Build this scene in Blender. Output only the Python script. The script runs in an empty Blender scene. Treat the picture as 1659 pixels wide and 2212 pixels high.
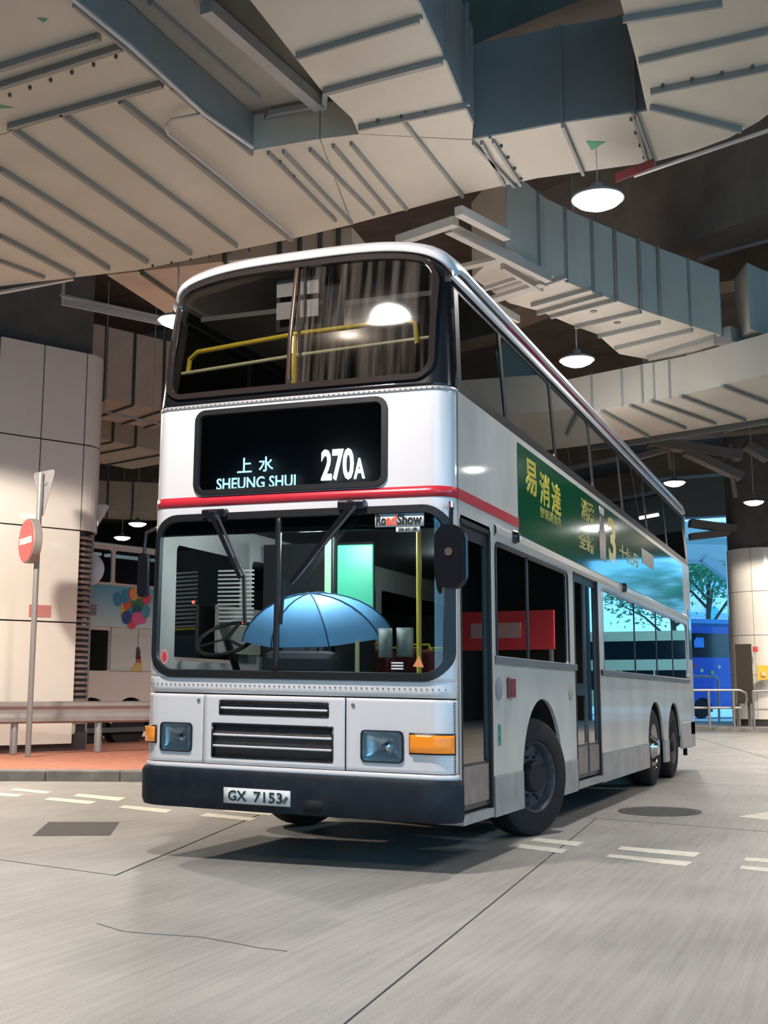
import bpy, bmesh, math, random
from mathutils import Vector, Matrix
random.seed(7)
S = bpy.context.scene
COL = S.collection
# ------------------------------------------------------------------ camera
F_PX = 2502.5
YAW, PITCH = -0.39253, 0.15385
CAM = Vector((5.1336, -7.5026, 1.2198))
FW = Vector((math.sin(YAW)*math.cos(PITCH), math.cos(YAW)*math.cos(PITCH), math.sin(PITCH)))
RT = FW.cross(Vector((0, 0, 1))).normalized()
UP = RT.cross(FW)
cd = bpy.data.cameras.new('camera')
cam = bpy.data.objects.new('camera', cd); COL.objects.link(cam)
cam.matrix_world = Matrix((RT, UP, -FW)).transposed().to_4x4()
cam.location = CAM
cd.sensor_fit = 'VERTICAL'; cd.sensor_height = 36.0; cd.lens = 36.0*F_PX/2212.0
cd.clip_end = 600
S.camera = cam
# ------------------------------------------------------------------ view + sky
S.view_settings.view_transform = 'Standard'
S.view_settings.look = 'None'
S.view_settings.gamma = 1
S.view_settings.use_curve_mapping = False
S.view_settings.exposure = 0.25
SKY_STR = 2.3
LAMP_W = 680.0
W = bpy.data.worlds.new('sky'); S.world = W; W.use_nodes = True
nt = W.node_tree; nt.nodes.clear()
bg = nt.nodes.new('ShaderNodeBackground'); ow = nt.nodes.new('ShaderNodeOutputWorld')
tc = nt.nodes.new('ShaderNodeTexCoord'); mp = nt.nodes.new('ShaderNodeMapping')
ns = nt.nodes.new('ShaderNodeTexNoise'); cr = nt.nodes.new('ShaderNodeValToRGB')
mp.inputs['Scale'].default_value = (1, 1, 3)
ns.inputs['Scale'].default_value = 2.5; ns.inputs['Detail'].default_value = 4
cr.color_ramp.elements[0].position = .35; cr.color_ramp.elements[0].color = (.08, .46, .95, 1)
cr.color_ramp.elements[1].position = .75; cr.color_ramp.elements[1].color = (.42, .82, 1, 1)
nt.links.new(tc.outputs['Generated'], mp.inputs['Vector']); nt.links.new(mp.outputs[0], ns.inputs['Vector'])
nt.links.new(ns.outputs[0], cr.inputs[0]); nt.links.new(cr.outputs[0], bg.inputs[0])
bg.inputs[1].default_value = SKY_STR
nt.links.new(bg.outputs[0], ow.inputs[0])

# ------------------------------------------------------------------ survey helpers: turn a measured sight line into a world point
def ray(px, py): return FW + RT*((px-829.5)/F_PX) - UP*((py-1106)/F_PX)
def AZ(px, py, z=0.0):
    d = ray(px, py); return CAM + d*((z-CAM.z)/d.z)
def AD(px, py, D): return CAM + ray(px, py)*D

# ------------------------------------------------------------------ materials
MC = {}
def mat(name, col, rough=.6, metal=0., coat=0., emit=0., ecol=None, noise=0., nscale=3., ncol=None, bump=0., bscale=60., spec=.5, stretch=None, alpha=1.):
    if name in MC: return MC[name]
    m = bpy.data.materials.new(name); m.use_nodes = True; n = m.node_tree; b = n.nodes['Principled BSDF']
    b.inputs['Base Color'].default_value = (*col, 1); b.inputs['Roughness'].default_value = rough
    b.inputs['Metallic'].default_value = metal; b.inputs['Coat Weight'].default_value = coat
    b.inputs['Specular IOR Level'].default_value = spec
    if coat: b.inputs['Coat Roughness'].default_value = .05
    if emit:
        b.inputs['Emission Color'].default_value = (*(ecol or col), 1); b.inputs['Emission Strength'].default_value = emit
    if noise or bump:
        t = n.nodes.new('ShaderNodeTexCoord'); mpn = n.nodes.new('ShaderNodeMapping')
        n.links.new(t.outputs['Object'], mpn.inputs[0])
        if stretch: mpn.inputs['Scale'].default_value = stretch
    if noise:
        x = n.nodes.new('ShaderNodeTexNoise'); x.inputs['Scale'].default_value = nscale; x.inputs['Detail'].default_value = 6
        n.links.new(mpn.outputs[0], x.inputs['Vector'])
        r = n.nodes.new('ShaderNodeValToRGB'); r.color_ramp.elements[0].position = .3; r.color_ramp.elements[1].position = .7
        dk = ncol or tuple(c*(1-noise) for c in col)
        r.color_ramp.elements[0].color = (*dk, 1); r.color_ramp.elements[1].color = (*col, 1)
        n.links.new(x.outputs[0], r.inputs[0]); n.links.new(r.outputs[0], b.inputs['Base Color'])
    if bump:
        x = n.nodes.new('ShaderNodeTexNoise'); x.inputs['Scale'].default_value = bscale; x.inputs['Detail'].default_value = 4
        n.links.new(mpn.outputs[0], x.inputs['Vector'])
        bp = n.nodes.new('ShaderNodeBump'); bp.inputs['Strength'].default_value = bump; bp.inputs['Distance'].default_value = .01
        n.links.new(x.outputs[0], bp.inputs['Height']); n.links.new(bp.outputs[0], b.inputs['Normal'])
    MC[name] = m; return m
def glass(name, tint, refl=1., rough=.01, ior=1.5, base=.04):
    if name in MC: return MC[name]
    m = bpy.data.materials.new(name); m.use_nodes = True; n = m.node_tree; n.nodes.clear()
    o = n.nodes.new('ShaderNodeOutputMaterial'); mx = n.nodes.new('ShaderNodeMixShader')
    tr = n.nodes.new('ShaderNodeBsdfTransparent'); gl = n.nodes.new('ShaderNodeBsdfAnisotropic' if False else 'ShaderNodeBsdfGlossy')
    fr = n.nodes.new('ShaderNodeFresnel'); ma = n.nodes.new('ShaderNodeMath'); ma.operation = 'MULTIPLY_ADD'
    fr.inputs[0].default_value = ior; ma.inputs[1].default_value = refl; ma.inputs[2].default_value = base; ma.use_clamp = True
    tr.inputs[0].default_value = (*tint, 1); gl.inputs['Roughness'].default_value = rough
    n.links.new(fr.outputs[0], ma.inputs[0]); n.links.new(ma.outputs[0], mx.inputs[0])
    n.links.new(tr.outputs[0], mx.inputs[1]); n.links.new(gl.outputs[0], mx.inputs[2]); n.links.new(mx.outputs[0], o.inputs[0])
    MC[name] = m; return m

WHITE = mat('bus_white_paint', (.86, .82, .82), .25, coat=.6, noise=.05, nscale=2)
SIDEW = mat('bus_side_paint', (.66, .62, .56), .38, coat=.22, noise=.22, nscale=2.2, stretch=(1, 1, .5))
REDP = mat('bus_red_stripe', (.62, .03, .05), .3, coat=.4)
BLACKP = mat('bus_black_paint', (.012, .012, .016), .25, coat=.5)
BUMPER = mat('bumper_black', (.008, .010, .02), .6, noise=.5, nscale=5, ncol=(.018, .026, .034), spec=.3)
RUBBER = mat('black_rubber', (.015, .015, .016), .45)
GREYP = mat('skirt_grey', (.36, .35, .34), .4, coat=.2, noise=.3, nscale=4)
DOORF = mat('door_frame_dark', (.05, .055, .06), .35, metal=.3)
ALU = mat('aluminium', (.55, .56, .57), .35, metal=.8)
CHROME = mat('chrome', (.8, .8, .82), .12, metal=1)
TYRE = mat('tyre', (.010, .010, .011), .8, bump=.4, bscale=90)
RIM = mat('wheel_rim_grey', (.10, .10, .115), .5, metal=.3, noise=.4, nscale=12)
HUBM = mat('hub_dark', (.015, .015, .018), .5)
AMBER = mat('amber_lens', (.95, .28, .02), .2, coat=.6, emit=.25)
YEL = mat('yellow_handrail', (.85, .62, .06), .35, coat=.3)
YELPALE = mat('pale_yellow_rail', (.80, .72, .42), .35, coat=.3)
INTER = mat('bus_interior_grey', (.10, .10, .105), .7)
DARKI = mat('bus_interior_dark', (.035, .033, .035), .7)
DARK = mat('dark_void', (.012, .012, .013), .8)
GLS = glass('windscreen_glass', (.62, .66, .66), 1.1, .005, base=.05)
GLU = glass('upper_windscreen_glass', (.50, .50, .50), 1.3, .03, base=.07)
GLD = glass('upper_windscreen_glass_glare', (.50, .50, .50), 1.3, .05, base=.07)
def glare_streaks(m):  # lamp glare on wet glass, put in as brownish streaks
    n = m.node_tree; o = [x for x in n.nodes if x.type == 'OUTPUT_MATERIAL'][0]; src = o.inputs[0].links[0].from_socket
    t = n.nodes.new('ShaderNodeTexCoord'); mp_ = n.nodes.new('ShaderNodeMapping'); mp_.inputs['Scale'].default_value = (14, 3, .5)
    x = n.nodes.new('ShaderNodeTexNoise'); x.inputs['Scale'].default_value = 1.6; x.inputs['Detail'].default_value = 5
    r_ = n.nodes.new('ShaderNodeMapRange'); r_.inputs[1].default_value = .42; r_.inputs[2].default_value = .75; r_.inputs[4].default_value = .15
    df = n.nodes.new('ShaderNodeBsdfDiffuse'); df.inputs[0].default_value = (.42, .34, .28, 1); mx = n.nodes.new('ShaderNodeMixShader')
    n.links.new(t.outputs['Object'], mp_.inputs[0]); n.links.new(mp_.outputs[0], x.inputs['Vector']); n.links.new(x.outputs[0], r_.inputs[0])
    n.links.new(r_.outputs[0], mx.inputs[0]); n.links.new(src, mx.inputs[1]); n.links.new(df.outputs[0], mx.inputs[2]); n.links.new(mx.outputs[0], o.inputs[0])
glare_streaks(GLD)
GLT = glass('tinted_side_glass', (.20, .21, .22), 1.6, .01, base=.10)
GLL = glass('lower_side_glass', (.25, .27, .28), 2.0, .01, base=.14)
GLC = glass('clear_lens', (.95, .97, .98), 1.0, .03, base=.0)
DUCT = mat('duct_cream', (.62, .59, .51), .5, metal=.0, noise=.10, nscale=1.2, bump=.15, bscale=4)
DUCTB = mat('galvanised_and_side_shade', (.40, .43, .44), .45, metal=.25, noise=.15, nscale=2)  # galvanised bars; also colours shaded side plates of the nearest duct
FLG = mat('duct_flange', (.27, .28, .27), .5, metal=.2)
BOLT = mat('bolt_dark', (.12, .13, .12), .5, metal=.5)
PIPE = mat('conduit_grey', (.50, .50, .50), .4, metal=.5)
CONC = mat('ceiling_concrete', (.085, .075, .065), .9, noise=.4, nscale=1.5, bump=.3, bscale=8)
BEAMM = mat('beam_concrete', (.22, .19, .15), .9, noise=.3, nscale=2)
PANEL = mat('pillar_cladding', (.80, .76, .70), .18, coat=.3, noise=.03)
PCONC = mat('pillar_concrete', (.13, .12, .11), .85, noise=.3, nscale=3)
BASEB = mat('pillar_plinth_dark', (.045, .035, .035), .5)
SLATM = mat('louvre_brown', (.24, .17, .15), .5)
GALV = mat('galvanised_steel', (.42, .41, .41), .4, metal=.6, noise=.15, nscale=4)
BRICKR = mat('red_paving', (.50, .20, .13), .8, noise=.3, nscale=6, bump=.3, bscale=30)
KERB = mat('kerb_concrete', (.25, .24, .23), .85, noise=.4, nscale=4, bump=.3, bscale=20)
PAINT = mat('road_paint', (.72, .70, .60), .6, noise=.25, nscale=14)
SIGNR = mat('sign_red', (.60, .03, .03), .35, coat=.3)
SIGNW = mat('sign_white', (.70, .68, .66), .4)
SIGNB = mat('sign_back_grey', (.36, .35, .36), .45, metal=.3)
POLEM = mat('sign_pole_grey', (.27, .27, .27), .5, metal=.3)
WALLM = mat('dark_wall', (.05, .042, .038), .8, noise=.3, nscale=1)

# ------------------------------------------------------------------ mesh builder
class MB:
    def __init__(s): s.v = []; s.f = []; s.sm = []
    def add(s, vs, fs, smooth=False):
        o = len(s.v); s.v += [tuple(v) for v in vs]; s.f += [tuple(i+o for i in f) for f in fs]; s.sm += [smooth]*len(fs); return s
    def box(s, a, b):
        x0, y0, z0 = a; x1, y1, z1 = b
        vs = [(x0,y0,z0),(x1,y0,z0),(x1,y1,z0),(x0,y1,z0),(x0,y0,z1),(x1,y0,z1),(x1,y1,z1),(x0,y1,z1)]
        return s.add(vs, [(0,3,2,1),(4,5,6,7),(0,1,5,4),(1,2,6,5),(2,3,7,6),(3,0,4,7)])
    def bar(s, p, q, w, h, up=(0,0,1)):
        p = Vector(p); q = Vector(q); d = (q-p).normalized(); u = Vector(up)
        if abs(d.dot(u)) > .98: u = Vector((1,0,0))
        r = d.cross(u).normalized(); u = r.cross(d).normalized()
        vs = []
        for c in (p, q):
            for sx, sz in ((-1,-1),(1,-1),(1,1),(-1,1)): vs.append(c + r*(sx*w/2) + u*(sz*h/2))
        return s.add(vs, [(0,1,2,3),(7,6,5,4),(0,4,5,1),(1,5,6,2),(2,6,7,3),(3,7,4,0)])
    def prism(s, poly, z0, z1):
        n = len(poly); a = sum(poly[i][0]*poly[(i+1)%n][1]-poly[(i+1)%n][0]*poly[i][1] for i in range(n))
        if a < 0: poly = poly[::-1]
        vs = [(p[0],p[1],z0) for p in poly]+[(p[0],p[1],z1) for p in poly]
        return s.add(vs, [tuple(range(n))[::-1], tuple(range(n,2*n))]+[(i,(i+1)%n,n+(i+1)%n,n+i) for i in range(n)])
    def tube(s, pts, r, n=8, closed=False):
        pts = [Vector(p) for p in pts]; rings = []; up = None
        N = len(pts)
        for i, p in enumerate(pts):
            a = pts[(i-1)%N] if (closed or i > 0) else p; b = pts[(i+1)%N] if (closed or i < N-1) else p
            t = (b-a).normalized()
            if up is None: up = Vector((0,0,1)) if abs(t.z) < .9 else Vector((1,0,0))
            u = (up - t*up.dot(t)).normalized(); up = u; w = t.cross(u)
            rr = r[i] if isinstance(r, (list, tuple)) else r
            rings.append([p + (u*math.cos(2*math.pi*k/n)+w*math.sin(2*math.pi*k/n))*rr for k in range(n)])
        vs = [v for R in rings for v in R]; fs = []
        for i in range(N if closed else N-1):
            j = (i+1)%N
            fs += [(i*n+k, i*n+(k+1)%n, j*n+(k+1)%n, j*n+k) for k in range(n)]
        if not closed: fs += [tuple(range(n))[::-1], tuple((N-1)*n+k for k in range(n))]
        return s.add(vs, fs, True)
    def lathe(s, prof, M=None, n=32, cap=True):
        # prof: (radius, height) about local z ; M places it
        M = M or Matrix(); vs = []; fs = []
        for r, h in prof:
            for k in range(n):
                a = 2*math.pi*k/n; vs.append(M @ Vector((r*math.cos(a), r*math.sin(a), h)))
        for i in range(len(prof)-1):
            fs += [(i*n+k, i*n+(k+1)%n, (i+1)*n+(k+1)%n, (i+1)*n+k) for k in range(n)]
        if cap: fs += [tuple(range(n))[::-1], tuple((len(prof)-1)*n+k for k in range(n))]
        return s.add(vs, fs, True)
    def grid(s, P, smooth=True):
        nr = len(P); nc = len(P[0]); vs = [v for r in P for v in r]
        return s.add(vs, [(i*nc+j, i*nc+j+1, (i+1)*nc+j+1, (i+1)*nc+j) for i in range(nr-1) for j in range(nc-1)], smooth)
    def build(s, name, m, parent=None, loc=None, kind=None, bevel=0, solid=0, sharp=False):
        me = bpy.data.meshes.new(name); me.from_pydata(s.v, [], s.f); me.update()
        for p, k in zip(me.polygons, s.sm): p.use_smooth = k
        if any(s.sm):
            try: me.set_sharp_from_angle(angle=math.radians(38))
            except Exception: pass
        return link(name, me, m, parent, loc, kind, bevel, solid)
def link(name, me, m, parent=None, loc=None, kind=None, bevel=0, solid=0):
    o = bpy.data.objects.new(name, me); COL.objects.link(o)
    if m: me.materials.append(m)
    if parent: o.parent = parent
    if loc: o.location = loc
    if kind: o['kind'] = kind
    if bevel:
        b = o.modifiers.new('bevel', 'BEVEL'); b.width = bevel; b.segments = 2; b.limit_method = 'ANGLE'
    if solid:
        q = o.modifiers.new('solid', 'SOLIDIFY'); q.thickness = abs(solid); q.offset = -1 if solid > 0 else 1
    return o
def thing(name, label, cat, loc=(0,0,0), rot=(0,0,0), group=None):
    o = bpy.data.objects.new(name, None); COL.objects.link(o); o.location = loc; o.rotation_euler = rot
    o.empty_display_size = .2; o['label'] = label; o['category'] = cat
    if group: o['group'] = group
    return o
def tag(o, label, cat, group=None):
    o['label'] = label; o['category'] = cat
    if group: o['group'] = group
    return o
def struct(o): o['kind'] = 'structure'; return o
def copy_tree(o, parent=None):
    c = o.copy(); COL.objects.link(c)
    if parent: c.parent = parent
    for ch in list(o.children): copy_tree(ch, c)
    return c
def rrect(x0, z0, x1, z1, r, n=6):
    if not isinstance(r, (list, tuple)): r = (r,)*4   # bl br tr tl
    pts = []
    for (cx, cz, a0, rr) in ((x0+r[0], z0+r[0], 180, r[0]), (x1-r[1], z0+r[1], 270, r[1]), (x1-r[2], z1-r[2], 0, r[2]), (x0+r[3], z1-r[3], 90, r[3])):
        for k in range(n+1):
            a = math.radians(a0+90*k/n); pts.append((cx+rr*math.cos(a), cz+rr*math.sin(a)))
    return pts
def plate(name, outer, holes, thick, m, parent=None, M=None, loc=None, bevel=0):
    """flat plate with true holes: outline in (u,v), thickness along w; M maps (u,v,w) to local space"""
    cu = bpy.data.curves.new(name, 'CURVE'); cu.dimensions = '2D'; cu.fill_mode = 'BOTH'; cu.extrude = thick/2
    for pl in [outer]+list(holes):
        sp = cu.splines.new('POLY'); sp.points.add(len(pl)-1); sp.use_cyclic_u = True
        for i, p in enumerate(pl): sp.points[i].co = (p[0], p[1], 0, 1)
    tmp = bpy.data.objects.new('tmp', cu); me = bpy.data.meshes.new_from_object(tmp)
    bpy.data.objects.remove(tmp); bpy.data.curves.remove(cu)
    if M: me.transform(M)
    me.materials.clear()
    return link(name, me, m, parent, loc, None, bevel)
M_FRONT = Matrix(((1,0,0,0),(0,0,1,0),(0,1,0,0),(0,0,0,1)))      # (u,v,w)->(x=u, z=v, y=w)
M_SIDE = Matrix(((0,0,1,0),(1,0,0,0),(0,1,0,0),(0,0,0,1)))       # (u,v,w)->(y=u, z=v, x=w)
def text(name, body, m, parent, box, plane, pos, depth=.004, bold=.0, warp=None):
    """lettering fitted in box (u0,v0,u1,v1); plane 'front' (reads along +x) or 'side' (reads along +y)"""
    cu = bpy.data.curves.new(name, 'FONT'); cu.body = body; cu.size = 1; cu.extrude = .5; cu.offset = bold; cu.resolution_u = 3
    tmp = bpy.data.objects.new('tmp', cu); me = bpy.data.meshes.new_from_object(tmp)
    bpy.data.objects.remove(tmp); bpy.data.curves.remove(cu)
    xs = [v.co.x for v in me.vertices]; ys = [v.co.y for v in me.vertices]
    x0, x1, y0, y1 = min(xs), max(xs), min(ys), max(ys)
    u0, v0, u1, v1 = box
    for v in me.vertices:
        u = u0+(v.co.x-x0)/(x1-x0)*(u1-u0); w = v0+(v.co.y-y0)/(y1-y0)*(v1-v0); d = v.co.z*depth
        if callable(pos): y = pos(u, w)
        else: y = pos
        v.co = (u, y-d, w) if plane == 'front' else (y+d, u, w)
    me.materials.clear(); me.update()
    return link(name, me, m, parent)

# ================================================================== SETTING
# floor: sub-base with concrete bays on it, joints left open between them
def cut(poly, a, b):
    """split convex polygon by line a-b -> (left, right)"""
    L, R = [], []; n = len(poly)
    sd = lambda p: (b[0]-a[0])*(p[1]-a[1])-(b[1]-a[1])*(p[0]-a[0])
    for i in range(n):
        p, q = poly[i], poly[(i+1)%n]; sp, sq = sd(p), sd(q)
        (L if sp >= 0 else R).append(p)
        if sp*sq < 0:
            t = sp/(sp-sq); x = (p[0]+t*(q[0]-p[0]), p[1]+t*(q[1]-p[1])); L.append(x); R.append(x)
    return L, R
def inset(poly, g):
    n = len(poly); ar = sum(poly[i][0]*poly[(i+1)%n][1]-poly[(i+1)%n][0]*poly[i][1] for i in range(n))
    if ar < 0: poly = poly[::-1]
    ls = []
    for i in range(n):
        p, q = Vector(poly[i]), Vector(poly[(i+1)%n]); d = (q-p).normalized(); nn = Vector((-d.y, d.x))
        ls.append((p+nn*g, d))
    out = []
    for i in range(n):
        (p, d), (q, e) = ls[i-1], ls[i]; c = d.x*e.y-d.y*e.x
        if abs(c) < 1e-4: out.append(q[:]); continue
        t = ((q.x-p.x)*e.y-(q.y-p.y)*e.x)/c; out.append((p.x+d.x*t, p.y+d.y*t))
    return out
# floor concrete material: fine broom texture, stains, a worn tyre path
fm = bpy.data.materials.new('floor_concrete'); fm.use_nodes = True; n = fm.node_tree; b = n.nodes['Principled BSDF']
t = n.nodes.new('ShaderNodeTexCoord')
mp1 = n.nodes.new('ShaderNodeMapping'); mp1.inputs['Rotation'].default_value = (0,0,math.radians(8)); mp1.inputs['Scale'].default_value = (20, .8, 1)
n.links.new(t.outputs['Object'], mp1.inputs[0])
n1 = n.nodes.new('ShaderNodeTexNoise'); n1.inputs['Scale'].default_value = 1.4; n1.inputs['Detail'].default_value = 8
n.links.new(mp1.outputs[0], n1.inputs['Vector'])
n2 = n.nodes.new('ShaderNodeTexNoise'); n2.inputs['Scale'].default_value = .8; n2.inputs['Detail'].default_value = 6
n.links.new(t.outputs['Object'], n2.inputs['Vector'])
n3 = n.nodes.new('ShaderNodeTexNoise'); n3.inputs['Scale'].default_value = 90; n3.inputs['Detail'].default_value = 2
n.links.new(t.outputs['Object'], n3.inputs['Vector'])
def mth(op, a, b_): 
    q = n.nodes.new('ShaderNodeMath'); q.operation = op
    for i, x in enumerate((a, b_)):
        if isinstance(x, (int, float)): q.inputs[i].default_value = x
        else: n.links.new(x, q.inputs[i])
    return q.outputs[0]
mixv = mth('ADD', mth('MULTIPLY', n1.outputs[0], .32), mth('ADD', mth('MULTIPLY', n2.outputs[0], .40), mth('MULTIPLY', n3.outputs[0], .28)))
r = n.nodes.new('ShaderNodeValToRGB'); r.color_ramp.elements[0].position = .36; r.color_ramp.elements[1].position = .64
r.color_ramp.elements[0].color = (.20, .195, .185, 1); r.color_ramp.elements[1].color = (.38, .37, .345, 1)
n.links.new(mixv, r.inputs[0]); n.links.new(r.outputs[0], b.inputs['Base Color']); b.inputs['Roughness'].default_value = .55
bp = n.nodes.new('ShaderNodeBump'); bp.inputs['Strength'].default_value = .25; bp.inputs['Distance'].default_value = .01
n.links.new(mixv, bp.inputs['Height']); n.links.new(bp.outputs[0], b.inputs['Normal'])
FLOORM = fm
fl = MB().box((-60, -30, -.3), (60, 90, -.03)).build('floor', mat('floor_subbase', (.10, .095, .09), .9)); struct(fl)
xy = lambda px, py, z=0: tuple(AZ(px, py, z).xy)
Bp, Ap, A0 = xy(250, 1892), xy(250, 1892), xy(0, 1858)
B1 = xy(560, 1760); C0 = xy(740, 2212); C1 = xy(1183, 1852); D0 = xy(1280, 1767); D1 = xy(1659, 1807)
D2 = (D0[0]-4, D0[1]+4*.27)
big = [(-60, -30), (60, -30), (60, 90), (-60, 90)]
# far side / near side split along the cross joint just behind the lane dashes
far, near = cut(big, D0, (D1[0], D1[1]+.35))
slabs = []
dx, dy = (C1[0]-C0[0]), (C1[1]-C0[1])
L, R = cut(near, C0, C1)      # near half, split along the long joint
L2, L1 = cut(L, Bp, (Bp[0]-.245, Bp[1]+.955))
if sum(p[0] for p in L2)/len(L2) > sum(p[0] for p in L1)/len(L1): L1, L2 = L2, L1
# L2 = left of joint B ; split by joint A
a, b_ = cut(L2, A0, Ap)
if sum(p[1] for p in a)/len(a) < sum(p[1] for p in b_)/len(b_): a, b_ = b_, a
# the bay in front of the corner joint is one L-shaped pour: its two halves butt together, only the rear bay is set back
MB().prism(L1, -.03, 0).add([], []).prism(b_, -.03, 0).build('concrete_slab', FLOORM, fl)
MB().prism(inset(a, .02), -.03, 0).build('concrete_slab', FLOORM, fl)
r1, r2 = cut(R, (6.8, -3), (6.3, 1)); slabs += [r1, r2]
cur = far
for k in range(1, 7):
    o = 4.6*k; p0 = (D0[0]+.27*o, D0[1]+o); l, rr = cut(cur, p0, (p0[0]+4, p0[1]-1.08))
    nearp, cur = (rr, l)
    for xx in (-12, -4.5, 7.5):
        l2, r2 = cut(nearp, (xx, 0), (xx-.27, 1)); slabs.append(l2); nearp = r2
    slabs.append(nearp)
slabs.append(cur)
for sl in slabs:
    if len(sl) < 3: continue
    MB().prism(inset(sl, .013), -.03, 0).build('concrete_slab', FLOORM, fl)
# lane dashes painted on the bays
def quad_paint(c4, name='lane_dash', m=PAINT, h=.004):
    MB().prism([xy(*c) for c in c4], 0, h).build(name, m, fl)
for c4 in (((35,1703),(112,1711),(97,1715),(20,1707)), ((-60,1709),(52,1717),(35,1722),(-60,1716)),
           ((170,1715),(272,1724),(255,1731),(157,1720)), ((108,1723),(210,1732),(192,1738),(95,1728)),
           ((330,1731),(435,1741),(416,1747),(312,1736)), ((268,1740),(374,1750),(358,1757),(256,1745)),
           ((495,1749),(598,1756),(582,1762),(478,1753)), ((448,1757),(556,1768),(540,1774),(430,1763)),
           ((1160,1811),(1262,1820),(1245,1829),(1143,1817)), ((1125,1824),(1227,1836),(1212,1844),(1108,1831)),
           ((1342,1829),(1515,1843),(1500,1852),(1334,1836)), ((1318,1846),(1498,1863),(1480,1872),(1308,1852)),
           ((1612,1853),(1780,1864),(1780,1874),(1607,1860)), ((1602,1871),(1760,1884),(1760,1893),(1598,1878)),
           ((1655,1755),(1760,1764),(1760,1782),(1592,1765))):
    quad_paint(c4)
# dark asphalt trench patch and cast cover
quad_paint(((105,1776),(258,1776),(238,1805),(70,1806)), 'dark_patch', mat('patch_dark', (.075, .072, .07), .8, noise=.4, nscale=25), .003)
mc = AZ(1425, 1753); cov = MB(); cov.lathe([(.42, 0), (.42, .006), (.40, .006)], Matrix.Translation((mc.x, mc.y, 0)) @ Matrix.Diagonal((1, 1.15, 1, 1)), 28)
cov.build('manhole_cover', mat('cast_cover', (.09, .085, .08), .6, metal=.4), fl)
cv = MB()
for i in range(-3, 4):
    w = math.sqrt(max(.02, .37**2-(i*.1)**2)); cv.bar((mc.x-w, mc.y+i*.1, .009), (mc.x+w, mc.y+i*.1, .009), .03, .006)
cv.build('cover_rib', mat('cast_rib', (.13, .125, .12), .6), fl)
# hairline crack, recessed dark seam
ck = [xy(*p) for p in ((210,1995),(265,2012),(330,2018),(430,2024),(500,2036),(560,2048),(620,2055))]
cm = MB()
for p, q in zip(ck, ck[1:]): cm.bar((*p, .001), (*q, .001), .009, .002)
cm.build('crack', mat('crack_dark', (.15, .145, .14), .9), fl)

# raised island at the left: kerb and red paving
kz = .15
k0, k1 = Vector(xy(-120, 1687)), Vector(xy(303, 1689)); kd = (k1-k0).normalized(); kn = Vector((-kd.y, kd.x))
kA = k0-kd*9; kB = k1+kd*7
isl = MB().prism([tuple(kA+kn*.3), tuple(kB+kn*.3), tuple(kB+kn*13), tuple(kA+kn*13)], -.02, kz-.01).build('floor_island', BRICKR); struct(isl)
kr = bpy.data.objects.new('trim_1', None); COL.objects.link(kr); struct(kr)
Lk = (kB-kA).length; N = int(Lk/1.0)
for i in range(N):
    a = kA+kd*(i*Lk/N+.006); c = kA+kd*((i+1)*Lk/N-.006)
    MB().prism([tuple(a), tuple(c), tuple(c+kn*.28), tuple(a+kn*.28)], -.02, kz).build('kerb_stone', KERB, kr, bevel=.02)

# ceiling, beams, walls
CZ = 10.2
ce = MB().box((-60, -21, CZ), (30, 42.6, CZ+.4)).build('ceiling', CONC); struct(ce)
def beam(p, q, w, z0, z1, name='beam', m=BEAMM, par=ce):
    p = Vector(p[:2]); q = Vector(q[:2]); d = (q-p).normalized(); r_ = Vector((d.y, -d.x))*w/2
    return MB().prism([tuple(p+r_), tuple(q+r_), tuple(q-r_), tuple(p-r_)], z0, z1).build(name, m, par)
pa, pb = AZ(1250, 640, 8.2), AZ(1750, 455, 8.2)
beam(pa-(pb-pa)*.5, pb+(pb-pa)*1.5, .9, 8.2, CZ)
for yy in (15, 22, 29, 36): beam((-50, yy+4), (18, yy), .7, 9.3, CZ)
pa, pb = AZ(1020, 130, 8.3), AZ(1360, -10, 8.3)
beam(pa-(pb-pa), pb+(pb-pa)*2, .5, 8.3, CZ)
wl = MB().box((-58, -12, -.02), (-57.6, 60, CZ)).build('wall_left', WALLM); struct(wl)
wb = MB().box((-58, 42.2, -.02), (-6.5, 42.8, CZ)).build('wall_back', WALLM); struct(wb)
MB().box((-6.5, 42.2, 8.5), (30, 42.8, CZ)).build('lintel', mat('lintel_grey', (.25, .27, .27), .8), wb)
MB().box((10.9, 42.2, -.02), (30, 42.8, CZ)).build('wall_section', WALLM, wb)
wf = MB().box((-58, -21, -.02), (6, -20.6, CZ)).build('wall_front', WALLM); struct(wf)  # unseen wall put in to darken reflections; open end lets daylight in
MB().box((2.9, 42.2, 6.9), (10.9, 42.8, 8.5)).build('lintel', WALLM, wb)  # unseen lower lintel, added to cut the sky mirrored in the advert
wr = MB().box((15.5, 3.0, -.02), (15.9, 42, CZ)).build('wall_right', WALLM); struct(wr)  # unseen; near end set by the daylight wanted on ducts and bus

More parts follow.
